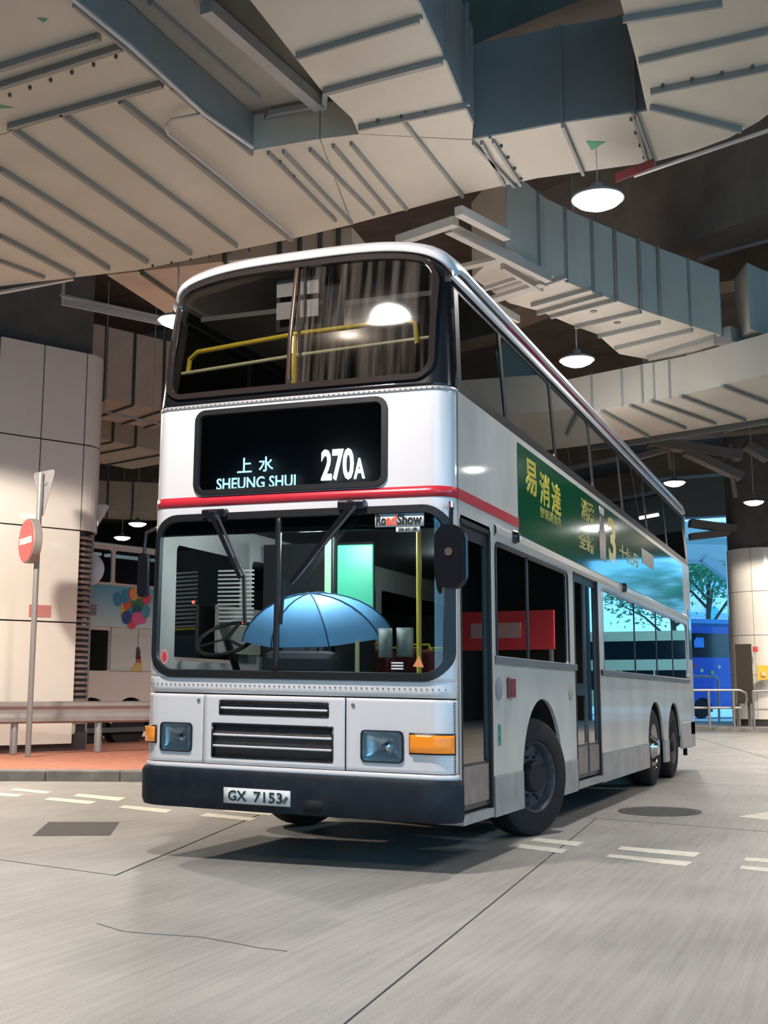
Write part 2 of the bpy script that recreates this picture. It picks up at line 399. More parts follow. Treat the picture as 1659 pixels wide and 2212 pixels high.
# ================================================================== DUCTS
def duct_flange(par, p, q, z, depth=.05, w=.045, m=None):
    p = Vector(p[:2]); q = Vector(q[:2])
    return MB().bar((p.x, p.y, z-depth/2), (q.x, q.y, z-depth/2), w, depth).build('flange', m or FLG, par)
def bolts(par, rows, z):
    mb = MB()
    for p, q, n_ in rows:
        p = Vector(p[:2]); q = Vector(q[:2])
        for i in range(n_):
            c = p.lerp(q, (i+.5)/n_); mb.lathe([(.016, -.03), (.016, .012)], Matrix.Translation((c.x, c.y, z)), 6)
    mb.build('bolts', BOLT, par, kind='stuff')
Z1 = 6.6; T1 = 7.6; TL = 6.98
d1 = thing('air_duct', 'huge cream sheet-metal duct network overhead, nearest, with branches at top of photo', 'duct', tuple(AZ(640, 400, Z1)))
inv = Matrix.Translation(-d1.location)
def sec(par, pix, z0, z1, m=DUCT, name='duct_section'):
    o = MB().prism([tuple(AZ(px, py, z0).xy) for px, py in pix], z0, z1).build(name, m, par)
    o.matrix_parent_inverse = Matrix.Translation(-par.location); return o
def fix(par):
    for ch in par.children: ch.matrix_parent_inverse = Matrix.Translation(-par.location)
sec(d1, [(-420,668),(300,583),(635,515),(760,485),(690,300),(545,325),(370,180),(-420,420)], Z1, TL)
sec(d1, [(-420,418),(370,178),(160,0),(-60,-190),(-700,-100)], Z1, TL)
sec(d1, [(762,484),(1000,420),(1022,303),(775,290),(692,300)], Z1, TL)
sec(d1, [(775,289),(1020,301),(1022,270),(1000,225),(960,130),(900,0),(800,-190),(400,-150),(540,0),(690,190),(760,255)], Z1, T1)
sec(d1, [(1000,420),(1160,385),(1412,350),(1398,240),(1215,266),(1022,302)], Z1, T1)
sec(d1, [(1412,350),(1500,326),(1575,298),(1640,262),(1700,215),(1800,90),(1830,-150),(1300,-150),(1340,0),(1372,120),(1398,240)], Z1, T1)
fz = lambda a, b_, **k: duct_flange(d1, AZ(*a, Z1), AZ(*b_, Z1), Z1, **k)
# flanges over the left branch and trunk
for a, b_ in (((0,140),(215,72)), ((0,180),(262,95)), ((20,268),(350,175)),
              ((370,180),(545,325)), ((160,0),(370,178)),
              ((260,210),(630,512)), ((130,236),(512,526)), ((20,268),(412,542)), ((0,360),(318,560)), ((0,425),(235,575)),
              ((0,505),(160,590)), ((0,560),(95,596)), ((580,325),(725,472)), ((612,322),(760,478)), ((670,318),(808,458)), ((720,310),(842,455)), ((758,305),(878,448)),
              ((870,255),(1000,420)), ((1022,303),(1112,398)), ((1040,303),(1090,395)), ((1065,300),(1125,395)),
              ((775,290-20),(1008,222)), ((700,192),(955,125)), ((640,115),(905,35)), ((1215,266),(1260,372)), ((1372,240),(1412,350)), ((1366,235),(1398,345)),
              ((1380,125),(1659,60)), ((1405,192),(1659,140)), ((1405,225),(1600,275)), ((1345,35),(1560,0))):
    fz(a, b_, depth=.06 if abs(a[0]-b_[0]) > 150 else .045, w=.05 if a[0] in (20, 0, 260, 700) else .03)
bolts(d1, [(AZ(0,210,Z1), AZ(275,110,Z1), 6), (AZ(20,275,Z1), AZ(350,185,Z1), 6), (AZ(130,240,Z1), AZ(512,530,Z1), 9), (AZ(0,367,Z1), AZ(318,566,Z1), 8),
           (AZ(590,330,Z1), AZ(725,476,Z1), 5), (AZ(720,314,Z1), AZ(840,456,Z1), 5), (AZ(758,306,Z1), AZ(880,450,Z1), 5), (AZ(1075,300,Z1), AZ(1132,395,Z1), 4),
           (AZ(1358,240,Z1), AZ(1396,350,Z1), 4), (AZ(790,262,Z1), AZ(1000,226,Z1), 4), (AZ(310,575,Z1), AZ(560,535,Z1), 6), (AZ(1400,188,Z1), AZ(1659,134,Z1), 4)], Z1)
SPN = mat('duct_side_shaded', (.24, .27, .28), .5, metal=.2, noise=.15, nscale=2)  # for thin added plates: shading of the duct sides put into colour
def side_shade(par, pa, pb, z0, z1, th=.012, m=SPN):
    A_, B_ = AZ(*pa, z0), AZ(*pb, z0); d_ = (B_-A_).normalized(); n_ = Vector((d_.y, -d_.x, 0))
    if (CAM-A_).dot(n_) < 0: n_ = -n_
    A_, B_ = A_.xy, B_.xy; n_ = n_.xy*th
    MB().prism([tuple(A_), tuple(B_), tuple(B_+n_), tuple(A_+n_)], z0+.01, z1).build('side_shade', m, par)
side_shade(d1, (160,0), (370,180), Z1, TL); side_shade(d1, (370,180), (545,325), Z1, TL); side_shade(d1, (1022,302), (1215,266), Z1, T1); side_shade(d1, (1215,266), (1398,240), Z1, T1)
for a_, b_ in (((1398,240),(1372,120)), ((1372,120),(1340,0)), ((900,0),(960,130)), ((960,130),(1000,225)), ((1000,225),(1022,270))): side_shade(d1, a_, b_, Z1, T1, m=DUCTB if a_[0] < 1020 else SPN)
# upright seams on the faces turned to daylight
sd = MB()
for px, pyb in ((1215,266),(1060,297),(1372,243)):
    p = AZ(px, pyb, Z1); sd.box((p.x-.012, p.y-.03, Z1-.02), (p.x+.012, p.y+.0, T1+.02))
sd.build('side_seam', FLG, d1)
for px, py in ((1008,222),(955,125),(905,35)):
    p = AZ(px, py, Z1); MB().box((p.x, p.y-.015, Z1-.03), (p.x+.03, p.y+.015, T1)).build('side_seam', FLG, d1)
# green direction arrows
GA = mat('green_arrow', (.03, .30, .16), .5)
for tri in (((1266,304),(1308,306),(1278,324)), ((0,226),(30,232),(0,234)), ((80,38),(104,40),(94,48))):
    MB().prism([tuple(AZ(px, py, Z1).xy) for px, py in tri], Z1-.004, Z1).build('flow_arrow', GA, d1)
fix(d1)
# upper duct glimpsed through the slot, hangers in the slot
Z2 = 7.0
d2 = thing('air_duct', 'dim upper duct seen through the slot between the two nearest branches', 'duct', tuple(AZ(500, 100, Z2)))
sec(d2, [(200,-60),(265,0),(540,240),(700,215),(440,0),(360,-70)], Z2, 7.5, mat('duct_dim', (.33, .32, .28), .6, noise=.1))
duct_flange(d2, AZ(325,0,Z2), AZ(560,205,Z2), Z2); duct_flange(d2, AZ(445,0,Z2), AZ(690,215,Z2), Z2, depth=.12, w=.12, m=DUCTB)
fix(d2)
hb = thing('duct_hanger', 'grey steel cradle frame closing the end of the ceiling slot', 'bracket', tuple(AZ(620, 300, 6.9)))
for a, b_ in (((582,246),(688,226)), ((570,262),(696,240)), ((582,246),(570,262)), ((688,226),(696,240)), ((700,238),(702,200))):
    o = MB().bar(AZ(*a, 6.93), AZ(*b_, 6.93), .05, .05).build('frame_bar', DUCTB, hb)
for a in ((582,246),(700,238)):
    p = AZ(*a, 6.93); MB().tube([p, (p.x, p.y, CZ-.05)], .015, 6).build('hanger_rod', PIPE, hb)
fix(hb)
# conduit running under the left branch edge with a kink
cdn = thing('conduit', 'thin pale conduit along the edge of the left duct branch', 'pipe', tuple(AZ(300, 130, 6.5)))
MB().tube([AZ(*p, 6.52) for p in ((100,-60),(160,0),(280,98),(440,245),(545,318))], .022, 6).build('pipe_run', PIPE, cdn)
MB().tube([AZ(*p, 6.52) for p in ((440,245),(372,258),(360,272),(362,288),(500,400),(632,512))], .018, 6).build('pipe_branch', PIPE, cdn)
fix(cdn)

# duct 2: runs away to the right
Z3 = 6.4; T3 = 7.4
d3 = thing('air_duct', 'long duct receding right with bluish seamed side and bright cream underside', 'duct', tuple(AZ(1300, 650, Z3)))
sec(d3, [(1092,530),(1180,590),(1250,620),(1400,674),(1560,725),(1405,777),(1338,765),(1290,722),(1240,704),(1165,672),(1100,655),(1020,600)], Z3, T3)
for a, b_ in (((1225,592),(1055,650)), ((1278,618),(1148,655)), ((1300,632),(1160,672)), ((1330,643),(1190,680)), ((1385,668),(1242,702)), ((1425,692),(1292,722)), ((1495,708),(1328,748)), ((1545,722),(1398,768))):
    duct_flange(d3, AZ(*a, Z3), AZ(*b_, Z3), Z3, .06, .04)
bolts(d3, [(AZ(1330,647,Z3), AZ(1190,684,Z3), 4), (AZ(1425,696,Z3), AZ(1292,726,Z3), 4)], Z3)
for px in (1163,1222,1280,1330,1383,1425,1490,1556):
    py = 530+(px-1092)*.68 if px < 1180 else (590+(px-1180)*.43 if px < 1250 else 620+(px-1250)*.345)
    p = AZ(px, py, Z3); MB().box((p.x, p.y-.02, Z3-.02), (p.x+.03, p.y+.02, T3)).build('side_seam', FLG, d3)
for a in ((1282,672),(1334,696)):
    p = AZ(*a, Z3); MB().lathe([(.05, -.012), (.05, 0)], Matrix.Translation((p.x, p.y, Z3)), 10).build('test_plug', BOLT, d3)
# open frame beyond it: rails and rungs
for a, b_ in (((1560,725),(1800,830)), ((1405,777),(1545,838)), ((1500,752),(1600,800))):
    duct_flange(d3, AZ(*a, Z3), AZ(*b_, Z3), Z3+.12, .22, .28)
for a, b_ in (((1410,775),(1560,735)), ((1470,806),(1640,765)), ((1530,836),(1700,795))):
    duct_flange(d3, AZ(*a, Z3), AZ(*b_, Z3), Z3+.1, .16, .22, DUCT)
sec(d3, [(1592,742),(1659,775),(1800,835),(1800,760),(1659,725),(1620,710)], Z3, T3)
fix(d3)
# lower cross duct
Z4 = 5.7; T4 = 6.3
d4 = thing('air_duct', 'low wide cross duct behind the bus roof, near the second lamp', 'duct', tuple(AZ(1450, 900, Z4)))
sec(d4, [(1080,925),(1280,887),(1490,850),(1659,808),(1900,745),(1900,860),(1659,903),(1345,952),(1080,992)], Z4, T4)
for a, b_ in (((1360,872),(1480,922)), ((1405,862),(1545,912)), ((1470,852),(1610,905)), ((1560,830),(1659,868)), ((1300,884),(1400,940))):
    duct_flange(d4, AZ(*a, Z4), AZ(*b_, Z4), Z4, .05, .05)
for px, py in ((1280,887),(1345,876),(1388,868),(1415,864),(1448,858)):
    p = AZ(px, py, Z4); MB().box((p.x-.015, p.y-.03, Z4-.02), (p.x+.015, p.y, T4)).build('side_seam', FLG, d4)
duct_flange(d4, AZ(1345,955,Z4), AZ(1659,906,Z4), Z4+.02, .10, .06, BOLT)
fix(d4)
# cable trays around the start of duct 2, behind the roof
ct = thing('cable_tray', 'pale ladder cable tray hanging behind the bus roof corner', 'cable tray', tuple(AZ(1080, 560, 6.5)))
Zt = 6.28
for a, b_, w, h in (((990,455),(1095,510),.10,.10), ((968,492),(1185,600),.09,.12), ((860,520),(985,478),.10,.10), ((965,585),(1098,555),.12,.05), ((1055,650),(1175,612),.14,.05), ((1000,640),(1120,600),.05,.05), ((1085,575),(1170,625),.05,.08), ((1060,655),(1120,690),.05,.10)):
    MB().bar(AZ(*a, Zt), AZ(*b_, Zt), w, h).build('tray_rail', mat('tray_pale', (.52, .50, .46), .5, metal=.2), ct)
for a in ((1095,510),):
    p = AZ(*a, Zt); MB().tube([p, (p.x, p.y, CZ-.02)], .012, 6).build('hanger_rod', PIPE, ct)
fix(ct)
# pipe slanting along the right side under the elbow
pp = thing('conduit', 'thin pale pipe slanting below the elbow duct at upper right', 'pipe', tuple(AZ(1500, 330, 6.45)))
MB().tube([AZ(1370,380,6.45), AZ(1659,282,6.45), AZ(1800,225,6.45)], .022, 6).build('pipe_run', PIPE, pp)
fix(pp)
rs = thing('wall_sign', 'red plate half hidden behind the bright lamp under the duct', 'sign', tuple(AZ(1365, 370, 6.42)))
MB().bar(AZ(1330,385,6.42), AZ(1412,352,6.42), .02, .09).build('sign_plate', mat('red_plate', (.22, .03, .03), .5), rs); fix(rs)
pp2 = thing('conduit', 'rail pipe along the pale beam at the right edge', 'pipe', tuple(AZ(1600, 535, 8.1)))
MB().tube([AZ(1510,560,8.1), AZ(1659,520,8.1), AZ(1800,480,8.1)], .03, 6).build('pipe_run', PIPE, pp2); fix(pp2)

# background ducts at the left, seen between pillar and bus
def far_duct(label, p, q, D0_, D1_, ztop, zbot, wdt, seams, under=None):
    ztop = min(ztop, CZ-.03)
    A = AD(p[0], p[1], D0_); B = AD(q[0], q[1], D1_); A.z = B.z = 0
    d = (B-A).normalized(); nb = Vector((-d.y, d.x, 0))
    t = thing('air_duct', label, 'duct', (A.x, A.y, zbot))
    MB().prism([tuple(v.xy) for v in (A, B, B+nb*wdt, A+nb*wdt)], zbot, ztop).build('duct_section', mat('duct_warm', (.60, .50, .40), .55, noise=.12), t)
    L_ = (B-A).length
    for s_ in seams:
        c = A+d*(L_*s_); MB().bar((c.x, c.y, (zbot+ztop)/2), (c.x+nb.x*.001, c.y+nb.y*.001, (zbot+ztop)/2), .04, ztop-zbot).build('side_seam', BOLT, t) if False else MB().bar((c.x-nb.x*.02, c.y-nb.y*.02, zbot-.02), (c.x-nb.x*.02, c.y-nb.y*.02, ztop), .05, .05).build('side_seam', BOLT, t)
        MB().bar((c.x, c.y, zbot-.02), (c.x+nb.x*wdt, c.y+nb.y*wdt, zbot-.02), .05, .05).build('flange', BOLT, t)
    if ztop < CZ-.1:
        for s_ in (.3, .8):
            c = A+d*(L_*s_)+nb*.4; MB().tube([(c.x, c.y, ztop), (c.x, c.y, CZ)], .012, 5).build('hanger_rod', PIPE, t)
    fix(t); return t
def zat(py, D): return 1.22+ray(829.5, py).z*D
far_duct('warm beige duct with upright seams between left pillar and bus', (168,800), (420,800), 25.4, 27.5, zat(705,26), zat(868,26), 1.8, (.22, .46, .72, .92))
far_duct('brownish duct lower down between pillar and bus, lit yellow beneath', (180,900), (420,900), 29, 32, zat(893,30.5), zat(968,30.5), 2.6, (.25, .45, .75))
far_duct('dim duct far behind the left pillar above the balloon bus', (150,1080), (420,1080), 39, 40, zat(1040,39.5), zat(1105,39.5), 2, (.3, .5, .8))
# big brown soffit / duct behind the bus front top-left
far_duct('wide beige duct crossing behind the left end of the bus roof', (230,640), (760,560), 15.5, 14.5, zat(520,15), zat(562,15), 2.2, (.15, .5, .72, .8, .88, .95))
ty_ = thing('cable_tray', 'pale cable tray leading to the lamp left of the bus', 'cable tray', tuple(AD(250, 660, 16)))
for pts in (((0,632),(158,602),(162,592),(120,575)),):
    MB().tube([AD(px, py, 15.5) for px, py in pts], .03, 6).build('pipe_run', PIPE, ty_)
MB().bar(AD(135,640,16), AD(352,688,15.6), .16, .03).build('tray_rail', PIPE, ty_)
MB().bar(AD(135,652,16), AD(352,696,15.6), .03, .09).build('tray_rail', PIPE, ty_)
MB().tube([AD(136,655,16), AD(137,605,16)], .025, 6).build('hanger_rod', PIPE, ty_)
fix(ty_)
cd3 = thing('conduit', 'straight thin pipe crossing between the left pillar and bus', 'pipe', tuple(AD(270, 900, 23)))
MB().tube([AD(180,880,25), AD(420,932,26)], .025, 6).build('pipe_run', PIPE, cd3)
for px, py, D in ((225,889,25.2),(330,911,25.6)):
    p = AD(px, py, D); MB().tube([p, (p.x, p.y, CZ)], .01, 5).build('hanger_rod', PIPE, cd3); fix(cd3)
# far-right dim trusses behind the upper deck
tr = thing('roof_frame', 'dim tangle of pale roof bracing between bus roof and second row of lamps', 'truss', tuple(AD(1500, 1000, 26)))
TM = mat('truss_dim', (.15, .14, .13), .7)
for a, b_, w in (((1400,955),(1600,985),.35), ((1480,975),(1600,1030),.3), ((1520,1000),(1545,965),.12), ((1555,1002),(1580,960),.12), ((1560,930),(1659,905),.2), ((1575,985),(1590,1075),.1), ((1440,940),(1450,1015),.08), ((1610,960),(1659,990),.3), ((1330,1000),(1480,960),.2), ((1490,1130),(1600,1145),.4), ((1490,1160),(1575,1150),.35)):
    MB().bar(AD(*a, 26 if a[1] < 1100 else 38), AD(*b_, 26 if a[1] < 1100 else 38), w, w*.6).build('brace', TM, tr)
fix(tr)

# ================================================================== LAMPS
EM = mat('lamp_glow', (1, 1, 1), .5, emit=28, ecol=(1, .97, .93))
SHADE = mat('lamp_shade_grey', (.16, .16, .16), .5)
def lamp(p, label, r=.245, warm=False, w=1., spot=150, top=CZ, sr=.012, blend=.35):
    t = thing('pendant_lamp', label, 'lamp', tuple(p), group=None)
    MB().lathe([(r+.012, -.02), (r+.012, .0), (r*.8, .035), (r*.4, .06), (r*.25, .07), (r*.25, .13), (.03, .15)], n=32).build('lamp_shade', SHADE, t)
    MB().lathe([(.0, -.11), (r*.5, -.095), (r*.85, -.055), (r, -.015), (r, .0)], n=32, cap=False).build('diffuser', EM, t)
    MB().tube([(0,0,.14), (0,0,top-p[2]-.01)], sr, 6).build('stem', PIPE, t)
    ld = bpy.data.lights.new('bulb', 'SPOT'); ld.energy = LAMP_W*w; ld.spot_size = math.radians(spot); ld.spot_blend = blend; ld.shadow_soft_size = .2
    ld.color = (1, .87, .73) if warm else (1, .92, .86)
    lo = bpy.data.objects.new('bulb', ld); COL.objects.link(lo); lo.parent = t; lo.location = (0, 0, -.16)
    return t
lamp(AZ(1291,427,6.0), 'large bright round lamp at upper right, nearest in view', top=6.6, sr=.004)
lamp(AZ(1246,776,6.0), 'bright round lamp above the bus side, second nearest')
lamp(AZ(1457,1041,6.0), 'small round lamp low over the rear end of the bus roof', w=1.0)
lamp(AZ(1628,1083,6.0), 'small round lamp in front of the dark top of the right pillar', w=1.2, warm=True)
lamp(AZ(383,690,6.0), 'round lamp half hidden behind left edge of the upper windscreen', warm=True)
lamp(AZ(297,1130,6.0), 'far small lamp between left pillar and bus, the right one', warm=True, r=.25, w=1.5)
lamp(AZ(264,1160,6.0), 'far small lamp between left pillar and bus, the left one', warm=True, r=.25, w=1.5)
# the same grid continues outside the frame
for k, (x, y, w_, wm) in enumerate(((-7.2, 4.6, 3.0, True), (3.6, 27.8, 2.0, True), (1.0, -2.35, 1.5, False), (6.5, -6.5, .35, False), (8.6, .6, .5, False), (7.5, 9, .9, False), (-15.5, 7, 1.2, True), (-1.6, 14.0, .9, False), (7.5, 16, 1., True), (7, 26, 1, True))):
    t = lamp(Vector((x, y, 6.0)), 'round pendant lamp of the same row grid, outside the picture', w=w_, warm=wm, spot=170 if w_ >= 2 else 150, blend=.12 if w_ >= 2 else .35)
    t['group'] = 'lamps outside the frame'
# fluorescent batten far back right
#fb = thing('strip_light', 'white strip light glowing beside the rear of the upper deck', 'lamp', tuple(AD(1398, 1116, 26)))
# (seen through / against the upper deck glass as in the photograph)

# ================================================================== LEFT PILLAR
def g2(px, D, z): # a point on the vertical through sight column px at depth D
    p = AD(px, 1494, D); return Vector((p.x, p.y, z))
PA = g2(-260, 19.4, 0); PB = g2(160, 21.6, 0); pd_ = (PB-PA).normalized(); pn = Vector((-pd_.y, pd_.x, 0))
plz = kz-.01; ptop = 7.75
pil = thing('pillar', 'broad cream clad pillar with brown louvre behind the no entry sign, left edge', 'pillar', (PB.x, PB.y, plz))
LNG = (PB-PA).length; RC = .55; DEP = 1.9
def pplan(ext, r, n_=8):
    """rounded plan outline, s along the face, t depth"""
    s0, s1, t0, t1 = -ext, LNG+RC+ext, -ext, DEP+ext
    r = max(r, .02); pts = []
    for cx, cy, a0 in ((s0+r, t0+r, 180), (s1-r, t0+r, 270), (s1-r, t1-r, 0), (s0+r, t1-r, 90)):
        for k in range(n_+1):
            a = math.radians(a0+90*k/n_); pts.append((cx+r*math.cos(a), cy+r*math.sin(a)))
    return pts
toW = lambda s_, t_: (PA.x+pd_.x*s_+pn.x*t_, PA.y+pd_.y*s_+pn.y*t_)
MB().prism([toW(*q) for q in pplan(-.22, .35)], plz, CZ).build('concrete_core', PCONC, pil)
MB().prism([toW(*q) for q in pplan(-.09, .45)], plz+.1, 2.4).build('backing', DARK, pil)
MB().prism([toW(*q) for q in pplan(-.09, .45)], 4.3, ptop-.03).build('backing', DARK, pil)
MB().prism([toW(*q) for q in pplan(-.06, .5)], plz, plz+.33).build('plinth', BASEB, pil)
rows = [plz+.30, plz+.62, 2.60, 4.28, 5.95, ptop]
rows = [plz+.12, 2.50, 4.25, 5.92, ptop]
pw = LNG/4
def panel(s0, s1, z0, z1, corner=False):
    mb = MB(); g_ = .013; th = .05
    if not corner:
        mb.prism([toW(s0+g_, 0), toW(s1-g_, 0), toW(s1-g_, th), toW(s0+g_, th)], z0+g_, z1-g_)
    else:
        out, inn = [], []
        for k in range(9):
            a = math.radians(-90+90*k/8); out.append((LNG+RC*math.cos(a), RC+RC*math.sin(a))); inn.append((LNG+(RC-th)*math.cos(a), RC+(RC-th)*math.sin(a)))
        out.append((LNG+RC, DEP*.6)); inn.append((LNG+RC-th, DEP*.6))
        out[0] = (LNG+g_, 0); inn[0] = (LNG+g_, th)
        mb.prism([toW(*q) for q in out+inn[::-1]], z0+g_, z1-g_)
    mb.build('cladding_panel', PANEL, pil)
for i in range(4):
    for j in range(4): panel(i*pw, (i+1)*pw, rows[j], rows[j+1])
for j in (2, 3): panel(0, 0, rows[j], rows[j+1], True)
# louvre at the rounded corner
nsl = 34
for k in range(nsl):
    z0 = .62+(rows[2]-.66)*k/nsl
    out, inn = [], []
    for q in range(6):
        a = math.radians(-90+90*q/5); out.append((LNG+RC*.85*math.cos(a), RC+RC*.85*math.sin(a)-.02)); inn.append((LNG+(RC*.85-.10)*math.cos(a), RC+(RC*.85-.10)*math.sin(a)))
    MB().prism([toW(*q) for q in out+inn[::-1]], z0, z0+.05).build('louvre_slat', SLATM, pil)
out = [(LNG-.02+.25*math.cos(math.radians(-90+18*q)), RC+.25*math.sin(math.radians(-90+18*q))) for q in range(6)]
MB().prism([toW(*q) for q in out+[(LNG-.02, 1.2)]], .6, rows[2]).build('louvre_backing', DARK, pil)
MB().prism([toW(LNG-.0, .0), toW(LNG+RC*.9, .5), toW(LNG+RC*.9, 1.4), toW(LNG, 1.4)], plz+.3, .62).build('cladding_panel', PANEL, pil)
# small red plaque
p0, p1 = AD(54, 1319, 20.0), AD(97, 1319, 20.0)
s_ = (p0-PA).dot(pd_)+.55
MB().prism([toW(s_, -.012), toW(s_+.42, -.012), toW(s_+.42, 0), toW(s_, 0)], 2.58, 2.80).build('plaque', mat('plaque_red', (.55, .22, .2), .5), pil)
fix(pil)

# ================================================================== GUARD RAIL
gr = thing('guard_rail', 'galvanised crash barrier with round posts in front of the left pillar', 'guard rail', tuple(AZ(214, 1623, kz)))
g0, g1 = AZ(28, 1629, kz), AZ(214, 1624, kz); gd = (g1-g0).normalized(); gn = Vector((gd.y, -gd.x, 0))
E0 = g0-gd*4.2; E1 = g1+gd*3.2; rt_ = 1.04
prof = [(.0, .0), (.05, -.02), (.05, -.07), (.01, -.13), (.01, -.20), (.05, -.27), (.05, -.33), (.0, -.36)]
P_ = []
for off, dz in prof:
    P_.append([tuple(E0+gn*(.07+off)+Vector((0,0,rt_+dz-E0.z))), tuple(E1+gn*(.07+off)+Vector((0,0,rt_+dz-E1.z)))])
MB().grid(P_, False).build('rail_beam', GALV, gr, solid=.012)
gap = (g1-g0).length
for k in range(-2, 4):
    c = g0+gd*(gap*k*.98)
    if (c-E1).dot(gd) > 0: continue
    MB().lathe([(.065, 0), (.065, rt_-kz-.04), (.05, rt_-kz-.02)], Matrix.Translation((c.x, c.y, kz)), 16).build('post', GALV, gr)
fix(gr)

# ================================================================== NO ENTRY SIGN
sb = AZ(60, 1634, kz)
ns_ = thing('no_entry_sign', 'round red no entry sign box on grey pole with triangular sign back above', 'sign', (sb.x, sb.y, kz))
SD = (sb-CAM).dot(FW)
zt = lambda py: (CAM+ray(70, py)*SD*1.0).z+.0
def zpy(py):   # height on the pole for an image row
    # solve for z on the vertical through sb
    a = sb-CAM
    k = (1106-py)/F_PX
    # (a.xy . UP.xy + dz*UP.z) = k*(a.xy.FW.xy + dz*FW.z)
    ux = a.x*UP.x+a.y*UP.y; fx = a.x*FW.x+a.y*FW.y
    dz = (k*fx-ux)/(UP.z-k*FW.z); return CAM.z+dz-kz
H = zpy(1022)
MB().tube([(0,0,0), (0,0,H)], .048, 12).build('pole', POLEM, ns_)
rg = Vector((math.cos(YAW), -math.sin(YAW), 0)); fg = Vector((math.sin(YAW), math.cos(YAW), 0))
zc = zpy(1170)
# face normal points left of the camera
ang = math.radians(54); nrm = (-fg*math.cos(ang)-rg*math.sin(ang)).normalized()
tv = Vector((0,0,1)).cross(nrm).normalized()
Mx = Matrix((tv, Vector((0,0,1)), nrm)).transposed().to_4x4(); 
def at(o, zz): return Matrix.Translation(Vector((0,0,zz))+nrm*o) @ Mx
MB().lathe([(.375, -.09), (.385, -.08), (.385, .05), (.375, .06)], at(.14, zc), 40).build('light_box', mat('sign_box_grey', (.30, .28, .27), .5, metal=.3), ns_)
MB().lathe([(.365, 0), (.365, .008)], at(.20, zc), 40).build('red_disc', SIGNR, ns_)
mb = MB()
for a_, b_ in ((-.30, .30),):
    mb.box((-.30, -.055, 0), (.30, .055, .006))
o = mb.build('white_bar', SIGNW, ns_); o.matrix_local = at(.209, zc)
# triangular plate (seen from behind)
n2v = (fg*math.cos(math.radians(38))+rg*math.sin(math.radians(38))).normalized(); t2 = Vector((0,0,1)).cross(n2v).normalized()
M2 = Matrix.Translation(Vector((0,0,zpy(1068)))+n2v*.07) @ Matrix((t2, Vector((0,0,1)), n2v)).transposed().to_4x4()
def rtri(w, h, r=.05):
    pts = []
    for cx, cy, a0 in ((-w+r*1.6, h-r, 90), (0, -h+2*r, 210), (w-r*1.6, h-r, -30)):
        for k in range(5):
            a = math.radians(a0+30*k); pts.append((cx+r*math.cos(a), cy+r*math.sin(a)))
    return pts
tp = MB().prism(rtri(.33, .42), -.004, .004).build('triangle_plate', SIGNB, ns_); tp.matrix_local = M2
MB().bar(Vector((0,0,zpy(1045)))-t2*.12+n2v*.055, Vector((0,0,zpy(1045)))+t2*.12+n2v*.055, .02, .04).build('clamp', POLEM, ns_)
# second post sign half hidden behind the pillar
s2 = g2(186, 22.9, kz)
q2 = thing('give_way_sign', 'sign post half hidden behind the pillar, pale triangle and white disc showing', 'sign', tuple(s2))
def zs(py, D): return 1.22+(1494-py)/F_PX*D-kz+(.0)
MB().tube([(0,0,0), (0,0,zs(1085,22.9))], .045, 10).build('pole', POLEM, q2)
nf = -fg; tf = Vector((0,0,1)).cross(nf)
Mf = lambda zz, o_=0., a_=0.: Matrix.Translation(Vector((a_*rg.x, a_*rg.y, zz))+nf*(.06+o_)) @ Matrix((tf, Vector((0,0,1)), nf)).transposed().to_4x4()
o = MB().prism(rtri(.36, .33), -.004, .004).build('triangle_plate', SIGNW, q2); o.matrix_local = Mf(zs(1122,22.9))
MB().lathe([(.34, -.03), (.34, .03), (.32, .045)], Mf(zs(1229,22.9), 0, -.06), 32).build('round_disc', mat('disc_pale_blue', (.68, .74, .84), .3, coat=.3), q2)
o = MB().box((-.16, -.11, -.004), (.16, .11, .004)).build('small_plate', SIGNB, q2); o.matrix_local = Mf(zs(1318,22.9), 0, .0)
# ================================================================== THE BUS
TX, TY = -.0206, -.0037
bus = thing('double_decker_bus', 'white double-decker bus with red stripe, route 270A to Sheung Shui', 'bus')
SH = Matrix(((1,0,0,0),(0,1,0,0),(TX,TY,1,-TX*1.25-TY*6),(0,0,0,1)))
WW, LL = 2.5, 12.0
def interp(x, tab):
    if x <= tab[0][0]: return tab[0][1]
    for (a, va), (c, vc) in zip(tab, tab[1:]):
        if x <= c: return va+(vc-va)*(x-a)/(c-a)
    return tab[-1][1]
def lean(z): return interp(z, ((.3, .05), (.6, .04), (1.3, .04), (2.55, .06), (3.35, .07), (3.9, .12), (4.35, .20), (4.8, .29)))
def ins(z): return interp(z, ((.3, .0), (3.35, 0), (4.35, .07), (4.7, .10)))
RCN = .16
def yf(x, z):
    i_ = ins(z); t_ = (x-1.25)/1.25
    y = lean(z)+.03*t_*t_; d = min(x-i_, WW-i_-x); d = max(d, 0)
    if d < RCN: y += RCN-math.sqrt(max(0, RCN*RCN-(RCN-d)**2))
    return y
def FP(x, z, off=0.):
    i_ = ins(z); x = min(max(x, i_), WW-i_); y = yf(x, z)
    if off:
        e = 1e-3; d = (yf(min(x+e, WW-i_), z)-yf(max(x-e, i_), z))/(2*e); d = max(-6, min(6, d)); nrm_ = Vector((d, -1)).normalized()
        return (x+nrm_.x*off, y+nrm_.y*off, z)
    return (x, y, z)
def zroof(x):
    t_ = min(1, abs(x-1.25)/1.2); return 4.35+.27*(1-t_**3.6)**.5
